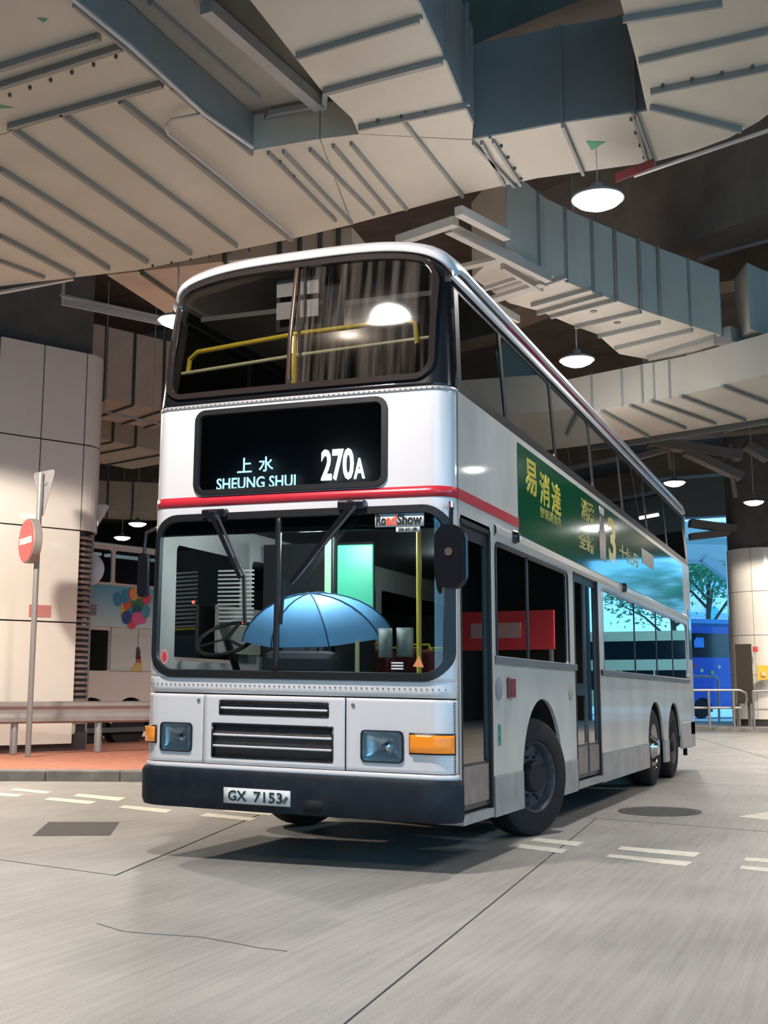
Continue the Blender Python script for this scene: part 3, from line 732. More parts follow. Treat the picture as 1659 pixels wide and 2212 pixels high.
def xcols(x0, x1, extra=(), step=.05):
    xs = set([round(x0, 4), round(x1, 4)]+[round(e, 4) for e in extra if x0 <= e <= x1])
    for k in range(9):
        a = math.radians(90*k/8); d = RCN*(1-math.cos(a))
        for q in (d, WW-d):
            if x0 <= q <= x1: xs.add(round(q, 4))
    q = x0
    while q < x1: xs.add(round(q, 4)); q += step
    xs = sorted(xs); out = [xs[0]]
    for q in xs[1:]:
        if q-out[-1] > .004 or q in extra: out.append(q)
    return out
def zrows(z0, z1, extra=(), step=.05):
    xs = set([z0, z1]+[e for e in extra if z0 <= e <= z1]); q = z0
    while q < z1: xs.add(round(q, 4)); q += step
    return sorted(xs)
def inrr(x, z, R):
    x0, z0, x1, z1, r = R
    if not (x0 < x < x1 and z0 < z < z1): return False
    dx = max(x0+r-x, x-(x1-r), 0); dz = max(z0+r-z, z-(z1-r), 0)
    return dx*dx+dz*dz <= r*r if dx > 0 and dz > 0 else True
def fpatch(name, m, xs, zs, hole=None, off=0., parent=bus, thick=.012, zmap=None):
    vs = {}; V = []; Fc = []
    def vid(i, j):
        if (i, j) not in vs:
            vs[(i, j)] = len(V); x = xs[j]; z = zmap(x, zs[i]) if zmap else zs[i]
            V.append(FP(x, z, off))
        return vs[(i, j)]
    for i in range(len(zs)-1):
        for j in range(len(xs)-1):
            xc, zc_ = (xs[j]+xs[j+1])/2, (zs[i]+zs[i+1])/2
            if zmap: zc_ = zmap(xc, zc_)
            if hole and hole(xc, zc_): continue
            Fc.append((vid(i, j), vid(i, j+1), vid(i+1, j+1), vid(i+1, j)))
    mb = MB().add(V, Fc, True); return mb.build(name, m, parent, solid=thick)
def fframe(name, R, w, m=RUBBER, off=.0, d=.03, parent=bus, ztop=None, n_=8, dens=10):
    """rubber frame following a rounded rectangle on the curved front"""
    x0, z0, x1, z1, r = R; base = rrect(x0, z0, x1, z1, r, n_); pts = []
    for i, p in enumerate(base):
        q = base[(i+1)%len(base)]; L_ = math.hypot(q[0]-p[0], q[1]-p[1]); k = max(1, int(L_/.06))
        for s in range(k): pts.append((p[0]+(q[0]-p[0])*s/k, p[1]+(q[1]-p[1])*s/k))
    cx, cz = (x0+x1)/2, (z0+z1)/2; rows_ = []
    N_ = len(pts)
    for i in range(N_):
        p = pts[i]; a = pts[i-1]; c = pts[(i+1)%N_]
        tx, tz = c[0]-a[0], c[1]-a[1]; L_ = math.hypot(tx, tz); nx, nz = tz/L_, -tx/L_
        rr = []
        for s, o_ in ((-w/2, -d/2), (-w/2*.8, d/2), (w/2*.8, d/2), (w/2, -d/2)):
            x, z = p[0]+nx*s, p[1]+nz*s
            if ztop: z = z0+(z-z0)*(ztop(x)-z0)/(z1-z0)
            rr.append(FP(x, z, off+o_))
        rows_.append(rr)
    rows_.append(rows_[0])
    return MB().grid(rows_).build(name, m, parent)
def warp(z, y): return z-(z-.6)*.030*max(0, y)/12 if z > .6 else z

# ---- openings on the front
WS = (.10, 1.315, 2.46, 2.50, .17)
DB = (.43, 2.69, 2.0, 3.32, .07)
UWz0 = 3.47
UW = (.13, UWz0, 2.35, 4.35, .13)
utop = lambda x: zroof(x)-.135
uw_n = lambda x, z: (x, UWz0+(z-UWz0)/(utop(x)-UWz0)*(4.35-UWz0))
# strip under the windscreen with rivets
fpatch('front_strip', WHITE, xcols(0, WW), zrows(1.175, 1.29))
# main white front panel (windscreen surround + destination box surround)
fpatch('front_panel', WHITE, xcols(0, WW, step=.025), zrows(1.29, 3.385, (2.62, 2.70), step=.025),
       hole=lambda x, z: inrr(x, z, WS) or inrr(x, z, DB))
# black band and surround of upper windscreen
def hole_u(x, z):
    q = uw_n(x, z); return inrr(q[0], q[1], UW)
nz = 34
fpatch('upper_surround', BLACKP, xcols(0, WW, step=.03), [i/nz for i in range(nz+1)], hole=hole_u, zmap=lambda x, v: 3.39+(zroof(x)-.10-3.39)*v)
fpatch('joint_strip', mat('joint_strip', (.5, .48, .47), .4, metal=.3), xcols(0, WW, step=.1), [3.365, 3.395], off=.006, thick=.006)
rv = MB()
for k in range(60):
    x = .06+k*.0404; p = Vector(FP(x, 3.38, .008)); rv.box((p.x-.004, p.y-.004, p.z-.004), (p.x+.004, p.y+.004, p.z+.004))
for k in range(60):
    x = .06+k*.0404; p = Vector(FP(x, 1.235, .003)); rv.box((p.x-.004, p.y-.003, p.z-.004), (p.x+.004, p.y+.003, p.z+.004))
for k in range(26):
    z = .68+k*.0185; p = Vector(FP(2.485, z, .004)); rv.box((p.x-.004, p.y-.004, p.z-.006), (p.x+.004, p.y+.004, p.z+.006))
rv.build('rivets', BOLT, bus, kind='stuff')
fpatch('red_stripe', REDP, xcols(0, WW, step=.1), [2.585, 2.662], off=.004, thick=.004)
# windscreen black top shade + corners
fpatch('windscreen_header', BLACKP, xcols(.10, 2.46, step=.05), zrows(2.36, 2.50), hole=lambda x, z: not inrr(x, z, (.10, 2.0, 2.46, 2.50, .17)), off=-.006, thick=.004)
def glass_patch(name, R, m, zm=None, off=-.004):
    x0, z0, x1, z1, r = R
    o = fpatch(name, m, xcols(x0, x1, step=.05), zrows(z0, z1, step=.03), hole=lambda x, z: not inrr(x, z, (x0-.02, z0-.02, x1+.02, z1+.02, r)), off=off, thick=0); o.modifiers.clear(); return o
g_ = glass_patch('windscreen_pane', (WS[0], WS[1], 1.02, WS[3], WS[4]), GLS) if False else None
def gl2(name, xa, xb, R, m, off=-.004):
    o = fpatch(name, m, xcols(xa, xb, step=.05), zrows(R[1], R[3], step=.03), hole=lambda x, z: not inrr(x, z, R), off=off); o.modifiers.clear(); return o
gl2('windscreen_pane', WS[0], 1.145, WS, GLS); gl2('windscreen_pane', 1.175, WS[2], WS, GLS)
fframe('windscreen_frame', WS, .065, off=.004)
mb = MB()
P_ = [[FP(x, z, .014) for x in (1.14, 1.18)] for z in zrows(1.33, 2.49, step=.1)]
mb.grid(P_).build('windscreen_divider', RUBBER, bus, solid=.02)
# upper windscreen
zmu = lambda x, v: UWz0-.02+(utop(x)-UWz0+.04)*v
for xa, xb in ((.13, 1.205), (1.235, 2.35)):
    o = fpatch('upper_windscreen_pane', GLU if xa < 1 else GLD, xcols(xa, xb, step=.05), [i/24 for i in range(25)], off=-.006, zmap=zmu, hole=lambda x, z: not hole_u(x, z) and not (UW[0] < x < UW[2] and UWz0+.1 < z < utop(x)-.1)); o.modifiers.clear()
fframe('upper_windscreen_frame', UW, .05, mat('glazing_rubber_glossy', (.03, .022, .02), .15, coat=.8), off=.006, ztop=utop)
P_ = [[FP(x, z, .016) for x in (1.192-.0, 1.226)] for z in zrows(UWz0, utop(1.24), step=.1)]
MB().grid(P_).build('upper_divider', mat('divider_bronze', (.10, .06, .045), .2, metal=.4, coat=.5), bus, solid=.02)
# roof with domed front lip
rows_ = []
xs_ = xcols(.06, 2.44, step=.06); xs_ = [.05]+xs_+[2.45]
ys = [None, None, None, None, None]+[.7, 1, 2, 3, 4, 5, 6, 7, 8, 9, 10, 11, 11.85, 12.0]
for i in range(len(ys)):
    rr = []
    for x in xs_:
        zt_ = zroof(x); zr = zt_-.10; yb = yf(x, zr)
        ci = ((-.008, 0), (-.004, .035), (.03, .065), (.10, .088), (.26, .10))
        if i < 5: rr.append((x, yb+ci[i][0], zr+ci[i][1]))
        else:
            dz = 0 if i < len(ys)-1 else -.06
            y = max(ys[i], yb+.28); rr.append((x, y, warp(zt_+dz, y)))
    rows_.append(rr)
MB().grid(rows_).build('roof', WHITE, bus, solid=-.03)
# gutter cove along both sides: white lip with thin red line
for sx in (0, 1):
    X0 = 2.445 if sx else .055; s = 1 if sx else -1
    rows_ = []
    for y in [.28, .4, .6, 1, 2, 4, 6, 8, 10, 11.9]:
        rows_.append([(X0+s*dx_, y, warp(z, y)) for dx_, z in ((-.03, 4.34), (.0, 4.335), (.015, 4.31), (.015, 4.27), (.0, 4.255))])
    MB().grid(rows_).build('gutter', WHITE, bus)
    MB().grid([[(X0+s*dx_, y, warp(z, y)) for dx_, z in ((.004, 4.40), (.020, 4.325))] for y in (1.7, 3, 5, 6.6)]).build('roof_red_line', REDP, bus, solid=.004)

# ---- lower front: three white panels, grilles, lamps
gcut = ((.70, 1.025, 1.585, 1.12), (.64, .715, 1.62, .955))
def lamph(x, z): return inrr(x, z, (.19, .745, .455, .945, .03)) or inrr(x, z, (1.845, .735, 2.14, .94, .03))
def ghole(x, z): return any(a < x < c and b2 < z < d for a, b2, c, d in gcut)
zz = zrows(.665, 1.165, (.715, .955, 1.025, 1.12, .745, .945, .735, .94), step=.025)
fpatch('front_panel', WHITE, xcols(.0, .553, (.19, .455), .03), zz, hole=lamph)
fpatch('front_panel', WHITE, xcols(.563, 1.712, (.70, 1.585, .64, 1.62), .04), zz, hole=ghole, off=.006)
fpatch('front_panel', WHITE, xcols(1.722, 2.5, (1.845, 2.14), .03), zz, hole=lamph)
fpatch('lower_lip', WHITE, xcols(0, 2.5), zrows(.615, .66), off=.012)
fpatch('panel_gap_backing', DARK, xcols(.02, 2.48), zrows(.62, 1.18), off=-.03, hole=lambda x, z: (.18 < x < .47 or 1.83 < x < 2.16) and .72 < z < .96)
for (a, b2, c, d), sl in zip(gcut, ((1.07,), (.795, .875))):
    fpatch('grille_mesh', mat('grille_mesh', (.05, .045, .045), .6, bump=1., bscale=60), xcols(a-.01, c+.01), [b2-.01, d+.01], off=-.015, thick=.004)
    for z in sl: fpatch('grille_slat', WHITE, xcols(a-.01, c+.01), [z-.008, z+.008], off=.004, thick=.015)
    for z in (b2, d): fpatch('grille_edge', BLACKP, xcols(a, c), [z-.006, z+.006], off=.009, thick=.004)
    for x in (a, c): fpatch('grille_edge', BLACKP, [x-.006, x+.006], [b2, d], off=.009, thick=.004)
for x, z in ((.515, 1.12), (1.775, 1.115), (.535, .655), (1.79, .655)):
    p = Vector(FP(x, z)); MB().lathe([(.014, 0), (.014, .008), (.006, .010)], Matrix.Translation(p) @ Matrix.Rotation(math.radians(90), 4, 'X'), 12).build('panel_lock', mat('lock_dull', (.35, .33, .32), .4, metal=.6), bus)
# headlamps
REFL = mat('reflector', (.92, .94, .97), .22, metal=.6, noise=.2, nscale=22)
for x0, x1, z0, z1 in ((.19, .455, .745, .945), (1.845, 2.14, .735, .94)):
    hl = thing('headlamp', 'x', 'x'); del hl['label']; del hl['category']; hl.parent = bus
    cx, cz = (x0+x1)/2, (z0+z1)/2; p = Vector(FP(cx, cz)); s = FP(x1, cz)[1]-FP(x0, cz)[1]
    hl.location = p; hl.rotation_euler = (0, 0, math.atan2(s, x1-x0))
    w, h = (x1-x0)/2, (z1-z0)/2; rows_ = []
    for k in range(7):
        f_ = k/6; sc = 1-.9*f_**1.5 if k else 1; yy = .05*math.sin(f_*math.pi/2)
        rows_.append([(u*sc, yy, v*sc) for u, v in rrect(-w, -h, w, h, .03, 4)+[rrect(-w, -h, w, h, .03, 4)[0]]])
    MB().grid(rows_).build('reflector', REFL, hl)
    ring = [[(u*f1, y_, v*f1) for f1, y_ in ((1.0, .01), (1.0, -.012), (1.07, -.012), (1.07, .01))] for u, v in rrect(-w, -h, w, h, .03, 4)]
    MB().grid(ring+[ring[0]]).build('lamp_surround', RUBBER, hl)
    plate('lens', rrect(-w, -h, w, h, .03, 4), (), .006, GLC, hl, Matrix.Translation((0, -.006, 0)) @ M_FRONT)
    MB().lathe([(.028, -.02), (.03, .03), (.0, .04)], Matrix.Translation((w*.15, .045, 0)) @ Matrix.Rotation(math.radians(90), 4, 'X'), 14).build('bulb_cap', CHROME, hl)
# indicators
for x0, x1, z0, z1 in ((.02, .135, .805, .915), (2.205, 2.475, .805, .925)):
    fpatch('indicator_base', RUBBER, xcols(x0-.012, x1+.012), zrows(z0-.012, z1+.012), off=.008, thick=.012)
    fpatch('indicator_lens', AMBER, xcols(x0, x1), zrows(z0, z1), off=.03, thick=.025)
# bumper
BZ0, BZ1 = .335, .625
rows_ = []
for z, o_ in ((BZ1, -.01), (BZ1, .025), (BZ1-.03, .045), (BZ0+.05, .045), (BZ0+.01, .03), (BZ0, -.02)):
    rows_.append([FP(x, z, o_) for x in xcols(0, 2.5)])
for i, rr in enumerate(rows_):   # wrap offside corner back
    rr.insert(0, (rr[0][0], .6, rr[0][2]))
MB().grid(rows_).build('bumper', BUMPER, bus)
for x, z, r_ in ((.52, .49, .022), (1.62, .475, .024)):
    p = Vector(FP(x, z, .04)); MB().lathe([(r_, -.01), (r_, .006)], Matrix.Translation(p) @ Matrix.Rotation(math.radians(90), 4, 'X'), 14).build('bumper_hole', DARK, bus)
fpatch('tow_hatch', DARK, xcols(1.42, 1.56), [.37, .45], off=.047, thick=.004)
# number plate
fpatch('number_plate', mat('plate_white', (.82, .82, .82), .5), xcols(.775, 1.315), [.395, .505], off=.056, thick=.008)
PLG = mat('plate_letters', (.015, .04, .04), .5)
text('plate_lettering', 'GX', PLG, bus, (.815, .413, .965, .488), 'front', lambda u, w: FP(u, w, .061)[1], .003, bold=.01)
text('plate_lettering', '7153', PLG, bus, (1.025, .411, 1.255, .488), 'front', lambda u, w: FP(u, w, .061)[1], .003, bold=.01)
MB().bar(FP(1.265, .42, .062), FP(1.295, .46, .062), .02, .02, up=(0,1,0)).build('plate_smudge', mat('smudge', (.12, .12, .12), .6), bus)

# ---- destination display
fframe('display_frame', DB, .05, off=.004)
gl2('display_glass', DB[0], DB[2], DB, glass('display_glass_dark', (.55, .55, .58), 1.0, .02, base=.04))
MB().box((.38, .16, 2.66), (2.05, .18, 3.34)).build('display_backing', mat('display_black', (.020, .015, .018), .6), bus)
LET = mat('display_letters', (.5, .9, .95), .5, emit=2.3, ecol=(.42, .86, 1.0))
LET2 = mat('display_numerals', (.8, 1, 1), .5, emit=3.2, ecol=(.78, 1., 1.0))
yb_ = .115; sh = -.05
text('display_lettering', '上', LET, bus, (.815+sh, 2.84, .94+sh, 2.955), 'front', yb_, .004, bold=.01)
text('display_lettering', '水', LET, bus, (1.00+sh, 2.84, 1.125+sh, 2.955), 'front', yb_, .004, bold=.01)
text('display_lettering', 'SHEUNG SHUI', LET, bus, (.635+sh, 2.715, 1.315+sh, 2.805), 'front', yb_, .004, bold=.012)
text('display_numerals', '270', LET2, bus, (1.525+sh, 2.74, 1.79+sh, 2.98), 'front', yb_, .004, bold=.03)
text('display_numerals', 'A', LET2, bus, (1.79+sh, 2.745, 1.88+sh, 2.90), 'front', yb_, .004, bold=.03)

# ---- wipers
def wiper(p0, p1, b0, b1, m=RUBBER):
    w_ = bpy.data.objects.new('wiper', None); COL.objects.link(w_); w_.parent = bus; w_.location = FP(*p0, .05)
    inv_ = Matrix.Translation(-Vector(w_.location))
    a, c = Vector(FP(*p0, .07)), Vector(FP(*p1, .06))
    o = MB().bar(a, c, .03, .018, up=(0,1,0)).build('arm', BLACKP, w_); o.matrix_parent_inverse = inv_
    o = MB().bar(a+Vector((.05, 0, .0)), c+Vector((.03, 0, .02)), .018, .014, up=(0,1,0)).build('arm', mat('wiper_arm_sheen', (.06, .06, .065), .25, coat=.5), w_); o.matrix_parent_inverse = inv_
    o = MB().bar(FP(*b0, .045), FP(*b1, .03), .022, .02, up=(0,1,0)).build('blade', m, w_); o.matrix_parent_inverse = inv_
    o = MB().lathe([(.05, 0), (.05, .06), (.03, .08)], Matrix.Translation(FP(*p0, .0)) @ Matrix.Rotation(math.radians(90), 4, 'X'), 16).build('pivot', BLACKP, w_); o.matrix_parent_inverse = inv_
    o = MB().bar(FP(p0[0]-.11, p0[1]+.02, .02), FP(p0[0]+.11, p0[1]+.02, .02), .07, .06, up=(0,1,0)).build('pivot_cover', BLACKP, w_, bevel=.015); o.matrix_parent_inverse = inv_
wiper((.62, 2.50), (.88, 2.02), (.90, 2.04), (.91, 1.68))
wiper((1.76, 2.52), (1.30, 1.98), (1.235, 2.02), (1.205, 1.68))
# ---- stickers on the windscreen
stk = fpatch('sticker', mat('sticker_white', (.72, .72, .72), .5), xcols(1.93, 2.30, step=.06), [2.375, 2.47], off=.0, thick=.002, hole=lambda x, z: z < 2.38)
fy = lambda o_: (lambda u, w: FP(u, w, o_)[1])
KS = mat('sticker_black', (.02, .02, .02), .5); RSK = mat('sticker_red', (.9, .12, .06), .5, emit=.1)
text('sticker_lettering', 'Ro', KS, bus, (1.94, 2.385, 2.015, 2.465), 'front', fy(.004), .002, bold=.03)
text('sticker_lettering', 'ad', RSK, bus, (2.017, 2.385, 2.095, 2.465), 'front', fy(.004), .002, bold=.03)
text('sticker_lettering', 'Show', KS, bus, (2.10, 2.385, 2.285, 2.465), 'front', fy(.004), .002, bold=.03)
fpatch('sticker', mat('sticker_white', (.72,)*3, .5), xcols(2.09, 2.27), [2.335, 2.372], off=.0, thick=.002)
text('sticker_lettering', '路訊通', KS, bus, (2.11, 2.34, 2.25, 2.368), 'front', fy(.004), .002)
for x0, x1, z0, z1 in ((1.955, 2.06, 1.45, 1.655), (2.09, 2.215, 1.455, 1.66)):
    fpatch('notice_frame', mat('notice_frame', (.45, .48, .45), .5), xcols(x0, x1), [z0, z1], off=-.02, thick=.003)
    fpatch('notice_paper', mat('notice_paper', (.62, .66, .58), .6), xcols(x0+.012, x1-.012), [z0+.012, z1-.015], off=-.014, thick=.003)
for z in (1.372, 1.392, 1.412): fpatch('sticker', mat('sticker_white', (.72,)*3, .5), [2.06, 2.10, 2.15], [z-.006, z+.006], off=.002, thick=.002)
MB().add([FP(2.22, 1.39, .003), FP(2.30, 1.385, .003), FP(2.265, 1.465, .003)], [(0, 1, 2)]).build('sticker', mat('sticker_orange', (.85, .30, .12), .5), bus, solid=.002)
p = Vector(FP(.195, 1.44, .003)); MB().lathe([(.0, .0), (.045, .001)], Matrix.Translation(p) @ Matrix.Rotation(math.radians(90), 4, 'X') @ Matrix.Diagonal((.75, 1.3, 1, 1)), 20, False).build('badge_sticker', mat('badge_pink', (.6, .3, .3), .5), bus)
MB().lathe([(.0, .0), (.028, .001)], Matrix.Translation(p+Vector((0, -.003, 0))) @ Matrix.Rotation(math.radians(90), 4, 'X') @ Matrix.Diagonal((.75, 1.3, 1, 1)), 20, False).build('badge_sticker', mat('badge_red', (.6, .05, .06), .5), bus)

# ---- mirrors
mr = bpy.data.objects.new('mirror', None); COL.objects.link(mr); mr.parent = bus; mr.location = (2.62, .02, 2.3)
def loc_(o): o.matrix_parent_inverse = Matrix.Translation(-Vector(o.parent.location)); return o
loc_(MB().tube([(2.47, .2, 2.50), (2.50, .08, 2.53), (2.53, .0, 2.48), (2.535, -.02, 2.34)], .016, 8).build('mirror_arm', BLACKP, mr))
pts = rrect(2.445, 1.94, 2.62, 2.34, .075, 6)
loc_(MB().add([(u, -.06, v) for u, v in pts]+[(u, .03, v) for u, v in pts], [tuple(range(len(pts)))]+[tuple(range(len(pts), 2*len(pts)))[::-1]]+[(i, (i+1)%len(pts), len(pts)+(i+1)%len(pts), len(pts)+i) for i in range(len(pts))]).build('mirror_head', BLACKP, mr, bevel=.02))
loc_(MB().lathe([(.03, 0), (.028, .008)], Matrix.Translation((2.53, -.06, 2.17)) @ Matrix.Rotation(math.radians(90), 4, 'X'), 16).build('mirror_boss', mat('boss_brown', (.12, .09, .07), .3), mr))
mr2 = bpy.data.objects.new('mirror', None); COL.objects.link(mr2); mr2.parent = bus; mr2.location = (-.05, .1, 2.0)
loc_(MB().tube([(.03, .16, 2.45), (-.02, .08, 2.40), (-.025, .07, 2.2)], .014, 8).build('mirror_arm', BLACKP, mr2))
pts = rrect(-.02, 1.90, .035, 2.22, .025, 5)
loc_(MB().add([(u, .0, v) for u, v in pts]+[(u, .05, v) for u, v in pts], [tuple(range(len(pts)))]+[tuple(range(len(pts), 2*len(pts)))[::-1]]+[(i, (i+1)%len(pts), len(pts)+(i+1)%len(pts), len(pts)+i) for i in range(len(pts))]).build('mirror_head', BLACKP, mr2, bevel=.012))

# ---- side walls
def wz(pl): return [(y, warp(z, y)) for y, z in pl]
def arch(yc, r, zb=.60, n_=20):
    a0 = math.asin(min(1, (zb-.52)/r)); 
    return [(yc-r*math.cos(a0+(math.pi-2*a0)*k/n_), .52+r*1.0*math.sin(a0+(math.pi-2*a0)*k/n_)*(.99)) for k in range(n_+1)]
FWY, RW1, RW2 = 2.47, 8.28, 9.86
yF = yf(2.5, 1.3)
low = [(1.12, .60)]+arch(FWY, .66)+[(3.76, .60)]
DOOR_T, CANT = 2.46, 2.44
upper_edge = 3.385
def rr4(y0, z0, y1, z1, r=.05): return wz(rrect(y0, z0, y1, z1, r, 4))
outer = wz([(yF, .335), (.275, .335), (.275, DOOR_T), (1.0, DOOR_T), (1.0, .60)]+arch(FWY, .66)+[(3.72, .60), (3.72, 2.43), (4.86, 2.43), (4.86, .60)]+arch(RW1, .62)+arch(RW2, .60)+[(12.0, .60), (12.0, upper_edge)]+[(8, upper_edge), (4, upper_edge), (yf(2.5, 3.38), upper_edge), (yf(2.5, 2.6), 2.6)])
win1 = rr4(1.13, 1.50, 3.46, 2.37); win2 = rr4(5.06, 1.47, 11.45, 2.36, .10)
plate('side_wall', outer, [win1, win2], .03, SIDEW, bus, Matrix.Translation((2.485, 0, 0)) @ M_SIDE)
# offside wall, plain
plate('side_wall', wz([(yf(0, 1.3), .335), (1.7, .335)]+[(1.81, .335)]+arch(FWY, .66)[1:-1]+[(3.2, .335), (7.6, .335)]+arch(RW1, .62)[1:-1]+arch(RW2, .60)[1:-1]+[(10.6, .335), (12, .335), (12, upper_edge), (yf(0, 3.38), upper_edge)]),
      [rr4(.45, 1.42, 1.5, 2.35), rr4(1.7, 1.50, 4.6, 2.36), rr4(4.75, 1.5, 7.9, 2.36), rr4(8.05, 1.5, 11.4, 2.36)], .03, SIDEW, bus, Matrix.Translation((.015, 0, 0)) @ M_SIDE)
plate('side_window', rr4(.45, 1.45, 11.4, 2.36, .02), (), .004, GLT, bus, Matrix.Translation((.02, 0, 0)) @ M_SIDE)
# skirts
for y0, y1 in ((1.02, 1.80), (3.13, 3.70), (4.88, 7.66), (8.90, 9.26)):
    pl = [(y0, .305), (y1, .305), (y1, .595), (y0, .595)]
    MB().box((2.475, y0, .300), (2.512, y1, .597)).build('skirt_panel', GREYP, bus, bevel=.004)
MB().box((2.475, 10.48, .42), (2.53, 11.35, .80)).build('skirt_panel', mat('skirt_box', (.48, .46, .43), .4), bus, bevel=.01)
MB().box((2.3, 11.4, .40), (2.50, 12.0, .80)).build('skirt_panel', GREYP, bus, bevel=.01)
MB().box((2.44, 11.0, .30), (2.50, 11.08, .43)).build('towing_bracket', BLACKP, bus)
MB().box((2.502, 4.88, .597), (2.516, 7.66, .606)).build('skirt_trim', ALU, bus)
# red stripe and cant rail on the side
plate('red_stripe', wz([(yF, 2.587), (1.80, 2.592), (1.80, 2.672), (yF, 2.664)]), (), .004, REDP, bus, Matrix.Translation((2.503, 0, 0)) @ M_SIDE)
P_ = [[(2.5+dx_, y, warp(z, y)) for dx_, z in ((0, 2.53), (.018, 2.51), (.022, 2.46), (.0, 2.43))] for y in (1.1, 3, 6, 9, 11.6)]
MB().grid(P_, False).build('cant_rail', mat('cant_rail_cream', (.50, .47, .42), .35, coat=.4), bus)
for y in (1.60, 6.2):
    MB().lathe([(.05, 0), (.06, .015), (.045, .05), (.0, .055)], Matrix.Translation((2.51, y, warp(2.49, y))) @ Matrix.Rotation(math.radians(90), 4, 'Y'), 14).build('side_repeater', BLACKP, bus)
MB().box((2.50, 1.07, 1.44), (2.52, 3.75, 1.50)).build('waist_rail', mat('waist_grey', (.20, .20, .21), .4, metal=.3), bus, bevel=.004)
P_ = [[(2.5+dx_, y, warp(z, y)) for dx_, z in ((0, 1.49), (.02, 1.48), (.02, 1.43), (.0, 1.42))] for y in (4.9, 7, 9, 11.5)]
MB().grid(P_, False).build('waist_rail', mat('waist_grey', (.20, .20, .21), .4), bus)
# windows of the lower deck
def pane(y0, z0, y1, z1, m=GLL, x=2.488, name='side_window'):
    plate(name, rr4(y0, z0, y1, z1, .03), (), .006, m, bus, Matrix.Translation((x, 0, 0)) @ M_SIDE)
pane(1.11, 1.48, 2.04, 2.39); pane(2.08, 1.48, 3.48, 2.39)
for a, c in ((5.04, 6.95), (6.98, 8.55), (8.58, 9.95), (9.98, 11.47)): pane(a, 1.45, c, 2.39)
for y, w in ((2.06, .05), (6.965, .04), (8.565, .04), (9.965, .04)):
    MB().box((2.472, y-w/2, warp(1.47, y)), (2.498, y+w/2, warp(2.38, y))).build('window_bar', RUBBER, bus)
def side_frame(y0, z0, y1, z1, w, m=RUBBER, r=.05, x=2.503, d=.016):
    plate('window_frame', wz(rrect(y0-w, z0-w, y1+w, z1+w, r+w, 4)), [wz(rrect(y0, z0, y1, z1, r, 4))], d, m, bus, Matrix.Translation((x, 0, 0)) @ M_SIDE)
side_frame(1.13, 1.50, 3.46, 2.37, .028); side_frame(5.06, 1.47, 11.45, 2.36, .03, ALU, .10)
# doors
def door(y0, y1, leaves, z0=.36, z1=2.45):
    dr = bpy.data.objects.new('door', None); COL.objects.link(dr); dr.parent = bus; dr.location = (2.47, (y0+y1)/2, z0)
    lw = (y1-y0)/leaves
    for k in range(leaves):
        a, c = y0+k*lw+.01, y0+(k+1)*lw-.01; w_ = .05
        loc_(plate('door_leaf', [(a, z0+.02), (c, z0+.02), (c, z1-.03), (a, z1-.03)], [rrect(a+w_, .72, c-w_, z1-.12, .03, 3)], .03, DOORF, dr, Matrix.Translation((2.462, 0, 0)) @ M_SIDE))
        loc_(plate('door_glass', rrect(a+w_-.01, .71, c-w_+.01, z1-.11, .02, 3), (), .005, GLL, dr, Matrix.Translation((2.465, 0, 0)) @ M_SIDE))
        loc_(MB().box((2.472, a+w_, .44), (2.485, c-w_, .70)).build('kick_panel', mat('kick_panel', (.34, .27, .23), .45, metal=.2, noise=.3, nscale=8), dr))
    loc_(MB().box((2.44, y0, z1-.03), (2.50, y1, z1+.03)).build('door_header', RUBBER, dr))
    for y in (y0, y1): loc_(MB().box((2.45, y-.02, z0-.02), (2.50, y+.02, z1)).build('door_post', RUBBER, dr))
    loc_(MB().box((2.30, y0, .31), (2.505, y1, .375)).build('door_sill', GREYP, dr))
    return dr
dr1 = door(.285, .99, 1, .38); dr2 = door(3.76, 4.84, 2, .38)
loc_(MB().bar((2.44, .42, 1.02), (2.44, .72, .80), .03, .03).build('door_handle', YEL, dr1))
loc_(MB().bar((2.44, .72, .80), (2.44, .80, .87), .035, .035).build('door_handle', YEL, dr1))
loc_(MB().box((2.475, 3.80, 1.20), (2.492, 4.25, 1.32)).build('door_guard', BLACKP, dr2))
# badges by the arch
for y, z, r_, m, nm in ((1.16, 1.25, .085, mat('flap_grey', (.28, .28, .30), .4), 'fuel_flap'), (3.50, 1.24, .085, mat('flap_cream', (.42, .38, .30), .4), 'flap')):
    MB().lathe([(r_, 0), (r_, .008), (r_*.85, .012)], Matrix.Translation((2.50, y, z)) @ Matrix.Rotation(math.radians(90), 4, 'Y'), 24).build(nm, m, bus)
MB().box((2.50, 1.38, 1.18), (2.53, 1.55, 1.34)).build('side_marker', mat('marker_red', (.22, .03, .03), .4, coat=.4), bus, bevel=.01)
text('small_lettering', '♿', mat('green_mark', (.05, .25, .18), .5), bus, (1.13, .82, 1.20, .98), 'side', 2.502, .002)
# rear end
MB().box((.03, 11.96, .40), (2.47, 12.0, 4.15)).build('rear_wall', SIDEW, bus)
MB().box((2.497, 11.66, 1.78), (2.508, 11.95, 2.58)).build('rear_vent', BLACKP, bus)
